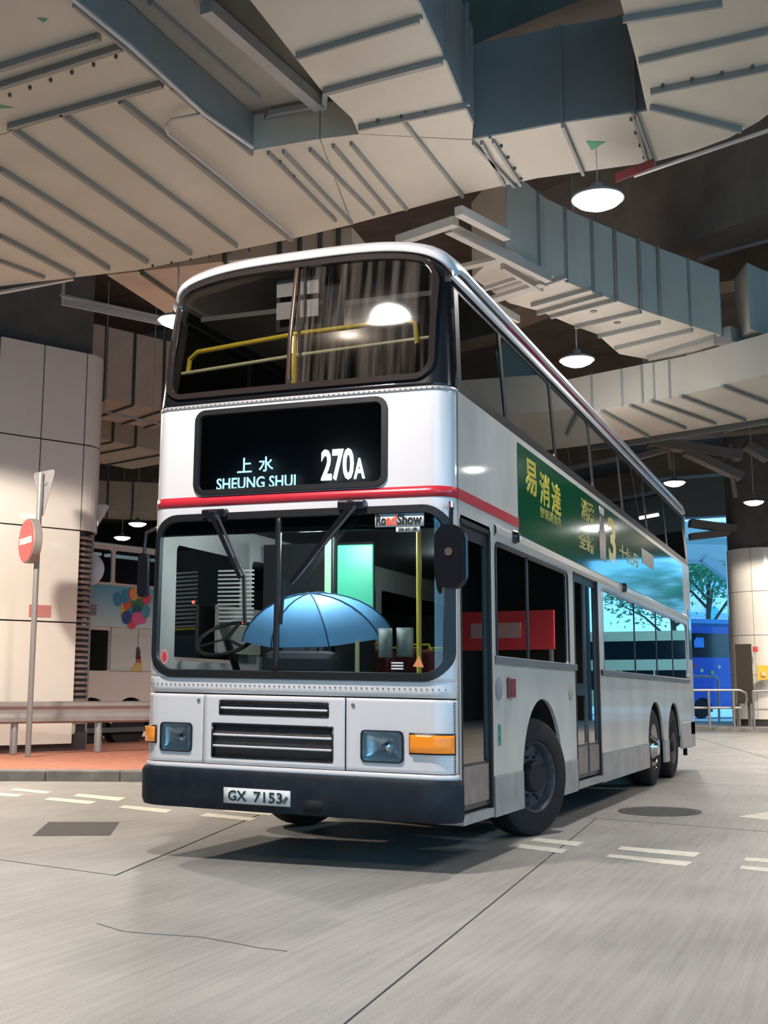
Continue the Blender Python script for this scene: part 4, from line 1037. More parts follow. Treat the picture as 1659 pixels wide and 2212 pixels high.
# ---- upper deck side glazing
for sx in (0, 1):
    xo = lambda z: (WW-ins(z)) if sx else ins(z)
    divs = [.36, 1.52, 3.18, 4.84, 6.5, 8.16, 9.82, 11.75]
    M2_ = Matrix(((0, -.07/1.0*0, 1, 0), (1, 0, 0, 0), (0, 1, 0, 0), (0, 0, 0, 1)))
    z0, z1 = 3.385, 4.30
    hol = [wz(rrect(a+.035, 3.47, c-.035, 4.20, .05, 4)) for a, c in zip(divs, divs[1:])]
    hol[0] = wz([(yf(2.5, 3.5)+.10, 3.47), (1.485, 3.47), (1.485, 4.20), (yf(2.45, 4.2)+.10, 4.20)])
    outl = wz([(yf(2.5, 3.4), z0)]+[(y, z0) for y in (3, 6, 9)]+[(12, z0), (12, z1), (9, z1), (6, z1), (3, z1), (yf(2.44, 4.3), z1)])
    o = plate('upper_side_frame', outl, hol, .02, mat('side_frame_black', (.012, .012, .014), .5), bus, M_SIDE)
    def bend(o):
        for v in o.data.vertices:
            w = v.co.x; z = v.co.z
            v.co.x = xo(max(z, 3.35))+(-.01 if sx else .01)+w
    bend(o)
    for a, c in zip(divs, divs[1:]):
        a2 = a if a > .5 else yf(2.5, 3.5)+.05
        o = plate('upper_side_window', wz([(a2, 3.45), (c-.01, 3.45), (c-.01, 4.22), (a2+(.09 if a < .5 else 0), 4.22)]), (), .004, GLT, bus, M_SIDE); bend(o)
# ---- advertisement board on the side
GRN = mat('ad_green', (.012, .13, .055), .12, coat=1., noise=.15, nscale=2)
plate('advert_panel', wz([(1.80, 2.54), (4.5, 2.53), (8, 2.53), (11.2, 2.53), (11.2, 3.33), (8, 3.33), (4.5, 3.33), (1.80, 3.33)]), (), .004, GRN, bus, Matrix.Translation((2.503, 0, 0)) @ M_SIDE)
ADY = mat('ad_yellow', (.66, .55, .06), .3, coat=.6); ADD = mat('ad_ochre', (.30, .27, .04), .4)
for ch, y0, y1, z0, z1 in (('易', 2.02, 2.40, 2.93, 3.24), ('消', 2.50, 2.86, 2.90, 3.20), ('達', 2.93, 3.28, 2.88, 3.18)):
    text('advert_lettering', ch, ADY, bus, (y0, z0, y1, z1), 'side', 2.506, .002, bold=.02)
text('advert_lettering', '健胃消食片', ADD, bus, (2.50, 2.78, 3.28, 2.88), 'side', 2.506, .002, bold=.02)
text('advert_lettering', '消滯', ADD, bus, (4.15, 3.00, 4.75, 3.22), 'side', 2.506, .002, bold=.03)
text('advert_lettering', '全新', ADD, bus, (4.0, 2.68, 4.7, 2.86), 'side', 2.506, .002, bold=.03)
prof = [(.0, 0), (.16, .0), (.17, .30), (.09, .42), (.09, .56), (0, .56)]
pl = [(5.16-a, 2.70+z) for a, z in prof]+[(5.16+a, 2.70+z) for a, z in prof[::-1]]
plate('advert_bottle', wz(pl), (), .003, mat('ad_bottle', (.06, .02, .015), .3), bus, Matrix.Translation((2.506, 0, 0)) @ M_SIDE)
plate('advert_bottle_cap', wz([(5.05, 3.22), (5.27, 3.22), (5.27, 3.30), (5.05, 3.30)]), (), .004, mat('ad_cap', (.6, .55, .5), .4), bus, Matrix.Translation((2.507, 0, 0)) @ M_SIDE)
text('advert_lettering', '3', ADY, bus, (5.50, 2.70, 5.90, 3.22), 'side', 2.506, .002, bold=.03)
text('advert_lettering', '十個月', ADD, bus, (6.1, 2.80, 7.3, 2.98), 'side', 2.506, .002, bold=.02)
plate('advert_patch', wz([(7.6, 2.95), (8.5, 2.95), (8.5, 3.15), (7.6, 3.15)]), (), .003, mat('ad_patch', (.22, .20, .14), .4), bus, Matrix.Translation((2.506, 0, 0)) @ M_SIDE)

# ---- wheels
def wheel(name, x, y, steer=0., chrome=False, side=1):
    w_ = bpy.data.objects.new(name, None); COL.objects.link(w_); w_.parent = bus
    zc_ = .50-(TX*(x-1.25)+TY*(y-6)); w_.location = (x, y, zc_)
    R_ = Matrix.Rotation(math.radians(steer), 4, 'Z') @ Matrix.Rotation(math.radians(90*side), 4, 'Y')
    MB().lathe([(.30, -.14), (.44, -.145), (.485, -.12), (.497, -.09), (.50, 0), (.497, .09), (.485, .12), (.44, .145), (.31, .14), (.30, .12)], R_, 48, False).build('tyre', TYRE, w_)
    g_ = MB()
    for k in (-.06, 0, .06): g_.lathe([(.501, k-.006), (.4995, k-.006), (.4995, k+.006), (.501, k+.006)], R_, 40, False)
    g_.build('tread_grooves', DARK, w_)
    MB().lathe([(.305, .125), (.30, .135), (.285, .12), (.275, .05), (.20, .045), (.16, .075), (.0, .08)], R_, 40, False).build('rim', CHROME if chrome else RIM, w_)
    hb_ = MB().lathe([(.135, .06), (.135, .12), (.115, .155), (.0, .16)] if not chrome else [(.15, .05), (.15, .11), (.10, .19), (.0, .20)], R_, 28, False)
    hb_.build('hub', CHROME if chrome else HUBM, w_)
    hs = MB(); nt_ = MB()
    for k in range(10):
        a = 2*math.pi*k/10; hs.lathe([(.022, .0), (.022, .004)], R_ @ Matrix.Translation((.235*math.cos(a), .235*math.sin(a), .049)), 12)
        nt_.lathe([(.012, .0), (.010, .03)], R_ @ Matrix.Translation((.168*math.cos(a+.3), .168*math.sin(a+.3), .07)), 6)
    hs.build('rim_holes', DARK, w_, kind='stuff'); nt_.build('wheel_nuts', HUBM, w_, kind='stuff')
    return w_
wheel('wheel', 2.31, FWY, -20); wheel('wheel', .19, FWY, -20, side=-1)
wheel('wheel', 2.33, RW1, chrome=True); wheel('wheel', .17, RW1, side=-1); wheel('wheel', 2.33, RW2); wheel('wheel', .17, RW2, side=-1)
# arch liners, chassis
for y in (FWY, RW1, RW2):
    pl = arch(y, .67 if y == FWY else .62, .53)
    for x0, x1 in ((1.85, 2.47), (.03, .65)):
        P_ = [[(x0, a, z), (x1, a, z)] for a, z in pl]; MB().grid(P_).build('arch_liner', DARK, bus)
MB().box((.1, .35, .36), (2.4, 1.75, .62)).build('chassis', DARK, bus)
MB().box((.75, 1.75, .40), (1.75, 3.2, .62)).build('chassis', DARK, bus)
MB().box((.1, 3.2, .36), (2.42, 7.6, .62)).build('chassis', DARK, bus)
MB().box((.6, 7.6, .40), (1.9, 11.9, .62)).build('chassis', DARK, bus)
# floors and interior
fb_ = MB().box((.05, .32, .62), (2.45, 1.72, .68)); fb_.box((.70, 1.72, .62), (1.80, 3.2, .68)); fb_.box((.05, 3.2, .62), (2.45, 7.6, .68)); fb_.box((.7, 7.6, .62), (1.8, 10.5, .68)); fb_.box((.05, 10.5, .62), (2.45, 11.95, .68))
fb_.build('lower_floor', DARKI, bus)
MB().box((.04, .30, 2.60), (2.46, 11.95, 2.66)).build('upper_floor', DARKI, bus)
MB().box((.10, .12, 2.52), (2.42, .40, 2.60)).build('cab_bulkhead', DARKI, bus)
MB().box((.2, .45, 4.20), (2.3, 11.9, 4.24)).build('ceiling_lining', mat('lining', (.16, .15, .14), .7), bus)
# upper deck: handrails at the front
tube = lambda name, pts, r_, m: MB().tube(pts, r_, 10).build(name, m, bus)
yr = .27
tube('handrail', [(.17, yr+.05, 3.72), (.20, yr+.03, 3.84), (.29, yr, 3.885), (1.2, yr-.01, 3.945), (2.09, yr, 3.965), (2.17, yr, 3.93), (2.18, yr+.02, 3.78)], .020, YEL)
tube('handrail', [(.13, yr+.03, 3.725), (1.2, yr, 3.775), (2.28, yr+.03, 3.82)], .016, YELPALE)
tube('handrail', [(1.165, yr, 3.94), (1.165, yr, 3.40)], .022, YEL)
MB().box((.15, .32, 3.36), (2.35, .75, 3.44)).build('parcel_ledge', DARKI, bus)
MB().box((.93, .40, 4.02), (1.50, .45, 4.44)).build('hatch_frame', DARKI, bus)
HP = mat('hatch_panel', (.50, .47, .44), .5)
for x0 in (.975, 1.185):
    for z0 in (4.10, 4.285): MB().box((x0-.01, .335, z0), (x0+.15, .345, z0+.14)).build('white_square', HP, bus)
def seat(x, y, z, m):
    s_ = bpy.data.objects.new('seat', None); COL.objects.link(s_); s_.parent = bus; s_.location = (x, y, z)
    MB().box((-.2, 0, .38), (.2, .40, .46)).build('cushion', m, s_, bevel=.03)
    MB().box((-.2, .38, .40), (.2, .46, .95)).build('seat_back', m, s_, bevel=.03)
    MB().box((-.03, .1, 0), (.03, .3, .38)).build('pedestal', DARKI, s_)
    MB().tube([(-.19, .42, .94), (-.17, .42, 1.0), (.17, .42, 1.0), (.19, .42, .94)], .013, 6).build('grab_rail', YEL, s_)
    return s_
SEATR = mat('seat_red', (.28, .05, .05), .8, noise=.4, nscale=20); SEATB = mat('seat_blue', (.03, .12, .16), .8)
s0 = seat(.35, 1.2, 2.66, SEATB)
for x in (.35, .82, 1.72, 2.18):
    for r_ in range(4):
        if (x, r_) != (.35, 0): c = copy_tree(s0, bus); c.location = (x, 1.2+r_*.85, 2.66)
s1 = seat(.35, 3.3, .68, SEATR)
for x in (.35, .82, 1.72, 2.15):
    for r_ in range(5):
        if (x, r_) != (.35, 0) and not (x > 1.5 and r_ in (0, 1)): c = copy_tree(s1, bus); c.location = (x, 3.3+r_*.9, .68)
# cab
MB().box((.92, .26, 1.30), (1.52, .42, 1.50)).build('dashboard_hump', mat('dash', (.05, .05, .055), .6), bus, bevel=.06)
MB().box((.12, .16, 1.15), (2.05, .42, 1.32)).build('dashboard', mat('dash', (.05, .05, .055), .6), bus, bevel=.04)
sw = bpy.data.objects.new('steering_wheel', None); COL.objects.link(sw); sw.parent = bus; sw.location = (.42, .60, 1.60)
RS = Matrix.Rotation(math.radians(35), 4, 'X')
ringp = [RS @ Vector((.24*math.cos(2*math.pi*k/28), .24*math.sin(2*math.pi*k/28), 0)) for k in range(28)]
MB().tube(ringp, .017, 8, True).build('rim', RUBBER, sw)
for a in (90, 210, 330): MB().bar((0, 0, 0), RS @ Vector((.24*math.cos(math.radians(a)), .24*math.sin(math.radians(a)), 0)), .03, .015).build('spoke', RUBBER, sw)
MB().tube([(0, 0, 0), RS @ Vector((0, 0, -.4))], .03, 8).build('column', RUBBER, sw)
ds = seat(.62, 1.15, .75, mat('driver_seat', (.08, .09, .11), .8))
MB().box((.12, 1.75, .68), (1.20, 1.79, 2.5)).build('cab_partition', DARKI, bus)
MB().box((.10, .95, 1.50), (.13, 1.70, 1.9)).build('cab_side_panel', mat('cab_side', (.40, .36, .30), .6), bus)
sp = MB()
for k in range(14):
    MB().box((.12, .95, 1.72+k*.035), (.46, .965, 1.735+k*.035)).build('louvre_stand_in', mat('louvre_stand_in', (.75, .68, .58), .4), bus)  # slats added in the cab for a louvre seen beyond the glass
GP = mat('green_screen', (.06, .40, .22), .4, emit=.22, ecol=(.10, .62, .30))  # glow added to panel and strip, for the green light they reflect
MB().box((1.20, 1.0, 1.62), (1.52, 1.02, 2.38)).build('green_screen_panel', GP, bus, bevel=.01)
MB().box((1.09, 1.0, 1.60), (1.145, 1.02, 2.43)).build('green_screen_panel', mat('green_strip', (.3, .75, .3), .4, emit=.5, ecol=(.25, .7, .25)), bus)
tube('handrail', [(1.18, .98, .7), (1.18, .98, 2.44)], .02, RUBBER)
tube('handrail', [(2.10, .50, .75), (2.10, .50, 2.5)], .020, YEL)
tube('handrail', [(.98, .44, 1.60), (1.02, .44, 1.615), (1.58, .44, 1.61), (1.63, .44, 1.58), (1.63, .44, 1.3)], .018, YELPALE)
tube('handrail', [(1.22, .44, 1.61), (1.22, .44, 1.3)], .018, YELPALE)
for x, z in ((.62, 1.72), (.155, 1.888)): MB().lathe([(.012, 0), (.012, .01)], Matrix.Translation((x, .52, z)) @ Matrix.Rotation(math.radians(90), 4, 'X'), 8).build('warning_light', mat('red_led', (1, .05, .03), .5, emit=6, ecol=(1, .05, .03)), bus)
# unseen fill lights added inside the bus to brighten what the glass shows
for x, y, z, e, c in ((1.3, 3.6, 2.5, 22, (.75, .95, 1)), (1.25, .42, 2.42, 55, (.8, .92, 1)), (1.2, 1.2, 4.15, 14, (1, .85, .7)), (1.3, 8, 4.1, 15, (1, .85, .7))):
    ld = bpy.data.lights.new('cabin_fill', 'POINT'); ld.energy = e; ld.color = c; ld.shadow_soft_size = .12
    lo = bpy.data.objects.new('cabin_fill', ld); COL.objects.link(lo); lo.parent = bus; lo.location = (x, y, z)

# the stance on the cross-fall
for ch in bus.children: ch.matrix_parent_inverse = SH @ ch.matrix_parent_inverse

# ================================================================== DAYLIGHT REFLECTION of the windscreen, built as an added blue dome
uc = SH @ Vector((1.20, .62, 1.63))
um = thing('daylight_reflection', 'added sky-blue dome with dark ribs, for daylight reflected in the windscreen', 'daylight_reflection', tuple(uc))
UB = mat('reflection_blue', (.24, .60, .98), .5)
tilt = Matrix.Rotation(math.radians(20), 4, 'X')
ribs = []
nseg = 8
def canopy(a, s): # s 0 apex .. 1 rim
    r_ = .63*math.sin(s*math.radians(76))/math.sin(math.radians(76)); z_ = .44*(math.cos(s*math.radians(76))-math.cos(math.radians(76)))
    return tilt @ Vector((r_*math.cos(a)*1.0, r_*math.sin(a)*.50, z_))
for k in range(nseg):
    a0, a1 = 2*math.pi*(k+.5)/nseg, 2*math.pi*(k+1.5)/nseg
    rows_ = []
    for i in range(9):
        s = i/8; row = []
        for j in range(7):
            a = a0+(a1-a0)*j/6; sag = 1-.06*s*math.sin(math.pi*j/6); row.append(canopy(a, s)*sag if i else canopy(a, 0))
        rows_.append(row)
    MB().grid(rows_).build('reflection_panel', UB, um)
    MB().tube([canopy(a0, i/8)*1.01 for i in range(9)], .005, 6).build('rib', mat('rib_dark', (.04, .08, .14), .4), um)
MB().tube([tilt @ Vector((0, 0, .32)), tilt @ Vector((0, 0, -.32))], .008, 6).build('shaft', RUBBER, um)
# ================================================================== BALLOON BUS at the left
def frame_xy(A, B):
    d = (B-A).normalized(); nb = Vector((-d.y, d.x, 0)); M = Matrix((d, nb, Vector((0,0,1)))).transposed().to_4x4(); M.translation = A; return M
A = g2(195, 24.4, 0); B = g2(341, 25.8, 0)
M = frame_xy(A, B)
b2 = thing('double_decker_bus', 'white double-decker bus with sky-blue balloon advertisement, behind the left pillar', 'bus'); b2.matrix_world = M
# local: x along the bus (away), y depth, z up
L0, L1_ = -.75, 9.5
hb2 = 4.42
MB().box((L0, 0, 1.42), (L1_, 2.4, 2.02)).build('body_side', mat('bus2_upper', (.62, .60, .60), .35, coat=.4), b2) if False else None
W2 = mat('bus2_white', (.66, .60, .55), .4, coat=.3)
def pl2(name, o, h, t, m, y=0): return plate(name, o, h, t, m, b2, Matrix.Translation((0, y, 0)) @ M_FRONT)
def arch2(yc, r): return [(yc-r*math.cos(math.pi*k/14), .55+r*1.1*math.sin(math.pi*k/14)) for k in range(15)]
wins = [(.05, 1.05), (1.10, 4.6)]
x1 = lambda px: (px-195)/146*(B-A).length
xa, xb_ = x1(187), x1(280)
pl2('body_side', [(L0, .36), (L0, .55), (xa+.45, .55)][:2]+arch2(xa+.12, .5)+arch2(xb_, .5)+[(L1_, .55), (L1_, 4.36), (L0, 4.36)], [rrect(-.6, 3.55, x1(229), 4.26, .06, 3), rrect(x1(236), 3.55, 5.5, 4.26, .06, 3), rrect(-.6, 1.66, x1(228), 2.52, .04, 3)], .06, W2)
MB().box((L0, .05, 4.36), (L1_, 2.4, 4.42)).build('roof', W2, b2, bevel=.05)
MB().box((L0, 2.35, .4), (L1_, 2.4, 4.36)).build('far_side', DARKI, b2)
MB().box((L0, .03, 2.5), (L1_, 2.4, 2.56)).build('upper_floor', DARKI, b2)
for a, c, z0, z1 in ((-.6, x1(229), 3.55, 4.26), (x1(236), 5.5, 3.55, 4.26), (-.6, x1(228), 1.66, 2.52)):
    pl2('side_window', rrect(a, z0, c, z1, .05, 3), (), .01, GLT, -.0)
for a, c in ((-.5, x1(226)), (x1(240), x1(320)), (x1(340), 5)): MB().box((a, .3, 4.16), (c, .44, 4.22)).build('ceiling_light', mat('tube_glow', (1, 1, 1), .5, emit=5, ecol=(.75, 1, 1)), b2)
MB().box((L0, -.02, .36), (L1_, .04, .46)).build('skirt', mat('skirt2', (.1, .1, .1), .6), b2)
for yc in (xa+.12, xb_):
    MB().lathe([(.30, -.14), (.46, -.14), (.48, 0), (.46, .14), (.30, .14)], Matrix.Translation((yc, .20, .48)) @ Matrix.Rotation(math.radians(90), 4, 'X'), 32).build('wheel', TYRE, b2)
    MB().lathe([(.29, .10), (.27, .05), (.12, .05), (.10, .10), (0, .10)], Matrix.Translation((yc, .20, .48)) @ Matrix.Rotation(math.radians(90), 4, 'X'), 24, False).build('rim', RIM, b2)
# sky print
sky = bpy.data.materials.new('advert_sky'); sky.use_nodes = True; n = sky.node_tree; b = n.nodes['Principled BSDF']
t = n.nodes.new('ShaderNodeTexCoord'); sx_ = n.nodes.new('ShaderNodeSeparateXYZ'); mr_ = n.nodes.new('ShaderNodeMapRange'); rp = n.nodes.new('ShaderNodeValToRGB')
n.links.new(t.outputs['Object'], sx_.inputs[0]); n.links.new(sx_.outputs['Z'], mr_.inputs[0]); mr_.inputs[1].default_value = 2.55; mr_.inputs[2].default_value = 3.5
rp.color_ramp.elements[0].color = (.55, .68, .72, 1); rp.color_ramp.elements[1].color = (.10, .42, .62, 1)
n.links.new(mr_.outputs[0], rp.inputs[0]); n.links.new(rp.outputs[0], b.inputs['Base Color']); b.inputs['Roughness'].default_value = .4
pl2('advert_panel', [(L0, 2.60), (L1_, 2.60), (L1_, 3.48), (L0, 3.48)], (), .02, sky, -.045)
pl2('advert_panel', [(x1(231), 1.66), (L1_, 1.66), (L1_, 2.58), (x1(231), 2.58)], (), .02, mat('advert_horizon', (.58, .60, .60), .4, noise=.15, nscale=1.2, stretch=(.3, 1, 4)), -.045)
bc = x1(274)
BCOL = [(.8, .55, .06), (.75, .12, .05), (.03, .22, .08), (.05, .25, .5), (.75, .06, .12), (.02, .10, .12), (.8, .35, .1), (.02, .06, .25), (.7, .1, .3), (.05, .3, .4)]
spots = [(0, .30, 2.92+.2), (-.20, .12, 3.05), (-.28, .0, 3.0), (.02, 0, 3.12), (.18, 0, 3.08), (.36, .0, 3.05), (-.38, 0, 2.98), (-.14, 0, 2.90), (.06, 0, 2.94), (.24, 0, 2.90), (.34, 0, 2.76), (.12, 0, 2.76), (-.18, 0, 2.74), (-.04, 0, 2.66), (-.15, 0, 2.60), (.26, 0, 2.62), (.10, 0, 2.58), (.0, 0, 2.50)]
cl = [4, 3, 0, 6, 0, 4, 3, 1, 2, 2, 9, 5, 0, 3, 7, 8, 8, 4]
for (dx, _, z), ci in zip(spots, cl):
    MB().lathe([(0, .0), (.125, .001)], Matrix.Translation((bc+dx*1.05, -.065-.002*ci, z+.22)) @ Matrix.Rotation(math.radians(90), 4, 'X') @ Matrix.Diagonal((1, 1.2, 1, 1)), 16, False).build('advert_balloon', mat('balloon_%d' % ci, BCOL[ci], .4), b2)
hx = x1(294)
for pts, c in (([(-.03, 1.95), (.02, 1.98), (.05, 1.9), (.06, 1.7), (-.04, 1.7)], (.04, .02, .02)), ([(-.02, 1.75), (.07, 1.78), (.08, 1.62), (-.03, 1.62)], (.45, .05, .05)),
               ([(-.03, 1.64), (.09, 1.64), (.10, 1.44), (-.16, 1.44)], (.55, .40, .12)), ([(.0, 2.35), (.01, 2.35), (.01, 1.9), (.0, 1.9)], (.2, .2, .2))):
    pl2('advert_figure', [(hx+x*1.3-.06, z+.22) for x, z in pts], (), .005, mat('fig_%d' % int(c[0]*100), c, .5), -.06)
for k in range(7): MB().box((-.4+k*.9, .6, 3.50), (0+k*.9, 1.9, 3.85)).build('seat_back', DARKI, b2)

# ================================================================== RIGHT BACKGROUND
pr = g2(1655, 37.5, 0); RR_ = 70/F_PX*37.5
rp_ = thing('pillar', 'round cream clad pillar with bare dark concrete top at the right edge', 'pillar', tuple(pr))
MB().lathe([(RR_*.96, 0), (RR_*.96, CZ)], Matrix.Translation((0, 0, 0)), 32, False).build('concrete_core', PCONC, rp_)
zt2 = zat(1180, 37); rws = [.35, 1.75, 3.0, 4.4, zt2]
for j in range(4):
    for k in range(10):
        a0 = 2*math.pi*k/10+math.radians(8); a1 = a0+2*math.pi/10-.012; out = [(RR_*1.03*math.cos(a0+(a1-a0)*q/5), RR_*1.03*math.sin(a0+(a1-a0)*q/5)) for q in range(6)]
        inn = [(x*.96, y*.96) for x, y in out[::-1]]
        MB().prism(out+inn, rws[j]+.008, rws[j+1]-.008).build('cladding_panel', PANEL, rp_)
MB().lathe([(RR_*1.0, 0), (RR_*1.0, .36)], n=32).build('plinth', BASEB, rp_)
# things fixed on or beside it
def dbox(px0, py0, px1, py1, D, th, name, m, par=None):
    a = AD(px0, py1, D); c = AD(px1, py0, D)
    d = (c-a); d.z = 0; d.normalize(); nb = Vector((-d.y, d.x, 0)); c2 = Vector((c.x, c.y, a.z))
    h = c.z-a.z
    return MB().bar(a+Vector((0,0,h/2)), c2+Vector((0,0,h/2)), th, h).build(name, m, par)
kb = thing('notice_board', 'tall dark board standing at the left of the right pillar', 'board', tuple(g2(1608, 36.0, 0)))
dbox(1594, 1391, 1622, 1520, 36, .08, 'board_panel', mat('board_dark', (.05, .04, .03), .6), kb)
dbox(1593, 1520, 1597, 1568, 36, .06, 'leg', POLEM, kb); dbox(1618, 1520, 1622, 1568, 36, .06, 'leg', POLEM, kb); fix(kb)
fa = thing('fire_alarm', 'small red call point box on the right pillar', 'alarm', tuple(AD(1632, 1402, 36.4)))
dbox(1627, 1397, 1636, 1408, 36.46, .16, 'alarm_box', mat('alarm_red', (.6, .04, .04), .4), fa); dbox(1630, 1408, 1633, 1412, 36.35, .04, 'mount', POLEM, fa); fix(fa)
yn = thing('notice', 'yellow notice sheet on the right pillar at the photo edge', 'sign', tuple(AD(1650, 1452, 36.2)))
dbox(1637, 1437, 1668, 1468, 36.2, .04, 'sheet', mat('notice_yellow', (.75, .48, .04), .5), yn); dbox(1645, 1450, 1654, 1460, 36.14, .02, 'printed_mark', mat('notice_pink', (.8, .55, .35), .5), yn); fix(yn)
# raised rear platform and kerb
kq = thing('kerb_platform', 'x', 'x'); 
for key in ('label', 'category'): del kq[key]
kq.name = 'trim_2'; struct(kq)
q0, q1 = AZ(1380, 1577), AZ(1900, 1588); qd = (q1-q0).normalized(); qn = Vector((-qd.y, qd.x, 0)); q0 = q0-qd*5
MB().prism([tuple((q0).xy), tuple((q1).xy), tuple((q1+qn*7).xy), tuple((q0+qn*7).xy)], -.02, .14).build('kerb_stone', mat('platform_grey', (.34, .33, .32), .8, noise=.3), kq)
# railing
rl_ = thing('railing', 'grey tubular railing with two bars in front of the bright exit', 'railing', tuple(g2(1583, 34.5, .14)))
def RP(px, py, D=34.5): return AD(px, py, D)
for py in (1491, 1529):
    MB().tube([RP(1440, py), RP(1600, py)] if py > 1500 else [RP(1440, py), RP(1598, py), RP(1611, py+6), RP(1613, py+20), RP(1608, 1529)], .035, 8).build('rail', GALV, rl_)
for px in (1583, 1470, 1530):
    p = RP(px, 1491); MB().tube([(p.x, p.y, .14), p], .04, 8).build('post', GALV, rl_)
fix(rl_)
rl2 = thing('railing', 'grey tubular railing running off the right edge past the pillar', 'railing', tuple(g2(1640, 33.5, .14)))
for py in (1493, 1532): MB().tube([RP(1625, py, 33.5), RP(1740, py, 33.5)], .03, 8).build('rail', GALV, rl2)
p = RP(1606, 1493, 33.5)
for px in (1626, 1700):
    p = RP(px, 1493, 33.5); MB().tube([(p.x, p.y, .14), p], .035, 8).build('post', GALV, rl2)
fix(rl2)
wr_ = thing('barrier_hoop', 'white hoop barrier outside in front of the blue bus', 'barrier', tuple(g2(1551, 47, 0)))
MB().tube([(g2(1551, 47, 0)), AD(1551, 1470, 47), AD(1545, 1462, 47), AD(1500, 1461, 47), AD(1440, 1461, 47), g2(1440, 47, 0)], .05, 8).build('hoop', mat('hoop_white', (.8, .8, .8), .4), wr_)
fix(wr_)
# outside ground, bright
og = MB().box((-60, 43, -.02), (80, 140, .01)).build('floor_outside', mat('ground_out', (.75, .77, .8), .8, noise=.1)); struct(og)
# blue bus outside
A = g2(1480, 52, 0); B = g2(1640, 53.5, 0)
b3 = thing('bus', 'deep blue bus parked outside in daylight, seen past the rear of the white bus', 'bus'); b3.matrix_world = frame_xy(A-(B-A).normalized()*6, B)
BL = mat('bus3_blue', (.02, .08, .55), .3, coat=.6); L3 = 12
plate('body_side', [(0, .4)]+[(6.9-.5*math.cos(math.pi*k/12), .45+.5*math.sin(math.pi*k/12)) for k in range(13)]+[(L3, .4), (L3, 4.3), (0, 4.3)], [rrect(.5, 2.75, 11.5, 3.85, .1, 3)], .08, BL, b3, M_FRONT)
plate('side_window', rrect(.5, 2.75, 11.5, 3.85, .1, 3), (), .02, mat('window_black', (.01, .012, .02), .1, coat=.6), b3, M_FRONT)
MB().box((0, .1, .5), (L3, 2.4, 4.3)).build('body_shell', BL, b3)
MB().box((0, -.04, 4.15), (L3, .02, 4.5)).build('roof_edge', mat('bus3_light', (.1, .35, .8), .4), b3)
MB().lathe([(.0, -.1), (.46, -.1), (.48, .0), (.46, .1), (0, .1)], Matrix.Translation((6.9, .12, .5)) @ Matrix.Rotation(math.radians(90), 4, 'X'), 28).build('wheel', TYRE, b3)
c_ = (AD(1527, 1390, 52)-b3.matrix_world.translation); x_ = c_.dot((B-A).normalized())
plate('window_sticker', [(x_-.25, 3.2), (x_+.3, 3.2), (x_+.3, 3.65), (x_-.1, 3.65), (x_-.25, 3.5)], (), .01, mat('sticker_blue', (.05, .3, .9), .4), b3, Matrix.Translation((0, -.06, 0)) @ M_FRONT)
for px, py, c in ((1512, 1438, (.5, .05, .1)), (1530, 1448, (.7, .6, .4)), (1559, 1452, (.5, .55, .1)), (1580, 1440, (.6, .7, .7))):
    x_ = (AD(px, py, 52)-b3.matrix_world.translation).dot((B-A).normalized()); z_ = AD(px, py, 52).z
    MB().lathe([(0, 0), (.09, .001)], Matrix.Translation((x_, -.06, z_)) @ Matrix.Rotation(math.radians(90), 4, 'X'), 12, False).build('body_print', mat('print_%d' % px, c, .5), b3)
# white building and canopy behind it
A = g2(1400, 75, 0); B = g2(1800, 82, 0)
wbd = thing('building', 'white low building outside beyond the blue bus, with blue bands and a round teal disc', 'building'); wbd.matrix_world = frame_xy(A, B)
BW = mat('building_white', (.82, .84, .86), .6)
MB().box((-8, 0, 0), (22, 6, 8.3)).build('wall', BW, wbd)
for z in (5.0, 6.2, 8.2): MB().box((-8, -.3, z), (22, 0, z+.25)).build('ledge', mat('ledge_blue', (.25, .5, .7), .6), wbd)
MB().box((-8, 2, 8.3), (22, 6, 10.6)).build('upper_wall', BW, wbd)
for k in range(8): MB().box((-6+k*3.2, 1.9, 8.8), (-4.2+k*3.2, 2.05, 10.0)).build('window', mat('pane_teal', (.05, .22, .28), .3), wbd)
x_ = (AD(1538, 1322, 78)-A).dot((B-A).normalized()); MB().lathe([(.0, 0), (.45, .02)], Matrix.Translation((x_, -.35, AD(1538, 1322, 77).z)) @ Matrix.Rotation(math.radians(90), 4, 'X'), 24, False).build('wall_disc', mat('disc_teal', (.1, .45, .55), .5), wbd)
# tree outside
tp_ = g2(1530, 70, 0)
tree = thing('tree', 'leafy green tree outside above the white building', 'tree', tuple(tp_))
MB().tube([(0,0,0), (.1,0,4), (.3,.1,8)], [.22, .18, .1], 8).build('trunk', mat('bark', (.08, .06, .05), .9), tree)
for k in range(5):
    a = k*1.3; MB().tube([(.2, 0, 5+k*.6), (1.6*math.cos(a), .8*math.sin(a), 7+k*.5), (2.8*math.cos(a), 1.2*math.sin(a), 8+k*.5)], [.1, .06, .03], 6).build('branch', MC['bark'], tree)
lf = MB()
for k in range(5200):
    a = random.uniform(0, 6.28); r_ = 3.6*math.sqrt(random.random()); z = random.gauss(8.9, 1.0)
    if math.sin(a*3+z*2) > .55: continue
    c = Vector((r_*math.cos(a), r_*math.sin(a)*.6, z)); u = Vector((random.gauss(0,1), random.gauss(0,1), random.gauss(0,1))).normalized(); v = u.orthogonal().normalized(); s_ = random.uniform(.10, .20)
    lf.add([c-u*s_, c+v*s_*.5, c+u*s_, c-v*s_*.5], [(0,1,2,3)])
lf.build('foliage', mat('leaf_green', (.06, .28, .14), .6), tree, kind='stuff')
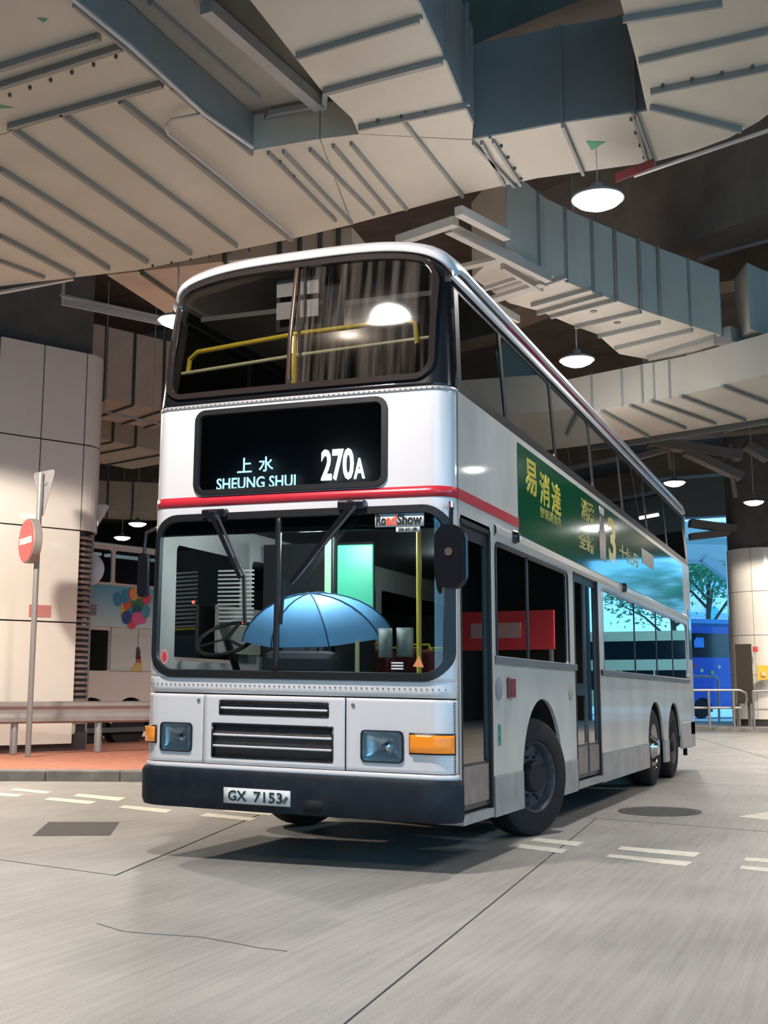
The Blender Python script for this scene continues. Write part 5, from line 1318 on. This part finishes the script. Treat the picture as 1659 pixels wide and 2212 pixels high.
# bridge structure above the exit
br = thing('footbridge', 'grey-green elevated bridge deck outside above the exit', 'bridge', tuple(g2(1500, 61, 0)))
for py, D, w, h in ((1150, 64, 3, .9), (1195, 59.5, 2.0, .8)):
    MB().bar(AD(1380, py, D), AD(1760, py+6, D+5), w, h).build('deck_beam', mat('bridge_grey', (.30, .36, .38), .8), br)
MB().bar(AD(1520, 1205, 60), AD(1600, 1262, 60), .5, .5).build('brace', MC['bridge_grey'], br)
for px in (1390, 1760): p = g2(px, 61, 0); MB().lathe([(.6, 0), (.6, 9)], Matrix.Translation(p), 20).build('column', MC['bridge_grey'], br)
fix(br)
# strip light far right, mounted on a bracket arm near bus roof line
def refl(px, py, z):
    # where a fitting at height z shows mirrored in the upper side glass at that sight line
    d = ray(px, py).normalized(); P = CAM+d*((2.44-CAM.x)/d.x); nn = Vector((1, 0, .07)).normalized(); r_ = d-2*d.dot(nn)*nn
    return P+r_*((z-P.z)/r_.z)
sa, sb_ = refl(1376, 1120, 6.6), refl(1420, 1112, 6.6)
sl_ = thing('strip_light', 'white fluorescent batten, seen mirrored in the rear upper-deck glass', 'lamp', tuple(sa))
dd = (sb_-sa).normalized()
MB().bar(sa, sb_, .10, .07).build('tube', mat('tube_white', (1, 1, 1), .5, emit=9), sl_)
MB().bar(sa+Vector((0,0,.07)), sb_+Vector((0,0,.07)), .16, .06).build('batten', SHADE, sl_)
MB().tube([sa+Vector((0,0,.1)), Vector((sa.x, sa.y, CZ))], .012, 6).build('hanger_rod', PIPE, sl_)
fix(sl_)
# red banner on the right-hand wall, only met in the bus's reflections
rbn = thing('banner', 'red advertising banner on posts, outside the frame, reflected in the front side windows', 'banner', (10.4, 26, 2.45))
MB().box((-2.1, -.05, 0), (2.1, .05, 1.15)).build('banner_face', mat('banner_red', (.75, .04, .05), .5), rbn)
MB().box((-1.1, -.09, .35), (.4, -.05, .8)).build('banner_panel', mat('banner_white', (.6, .4, .4), .5), rbn)
for y in (-2.0, 2.0): MB().box((y-.05, -.04, -2.45), (y+.05, .04, 0)).build('post', POLEM, rbn)

# second bus and trees outside, beyond the right of the frame (met in the side glass reflections)
b4 = thing('bus', 'cream and yellow bus parked outside, mirrored in the rear side windows', 'bus'); b4.location = (5.5, 53, 0)
CR4 = mat('bus4_cream', (.75, .68, .45), .3, coat=.4); DK4 = mat('bus4_glass', (.01, .015, .02), .1)
plate('body_side', [(0, .4)]+[(2.4-.5*math.cos(math.pi*k/12), .45+.5*math.sin(math.pi*k/12)) for k in range(13)]+[(8.5-.5*math.cos(math.pi*k/12), .45+.5*math.sin(math.pi*k/12)) for k in range(13)]+[(11, .4), (11, 4.3), (0, 4.3)],
      [rrect(.3, 1.3, 10.7, 2.3, .1, 3), rrect(.3, 2.85, 10.7, 3.8, .1, 3)], .08, CR4, b4, M_FRONT)
for z0, z1 in ((1.3, 2.3), (2.85, 3.8)): plate('side_window', rrect(.3, z0, 10.7, z1, .1, 3), (), .02, DK4, b4, M_FRONT)
MB().box((0, .1, .5), (11, 2.4, 4.3)).build('body_shell', CR4, b4)
for yc in (2.4, 8.5): MB().lathe([(.0, -.1), (.46, -.1), (.48, .0), (.46, .1), (0, .1)], Matrix.Translation((yc, .12, .5)) @ Matrix.Rotation(math.radians(90), 4, 'X'), 24).build('wheel', TYRE, b4)
for k in range(6): MB().box((1+k*1.7, -.05, 1.3), (1.08+k*1.7, .05, 2.3)).build('window_post', CR4, b4)
t2_ = copy_tree(tree); t2_.location = (10, 62, 0); t2_['label'] = 'leafy tree outside to the right of the frame, behind the cream bus'
t2_.scale = (1.2, 1.2, .8)
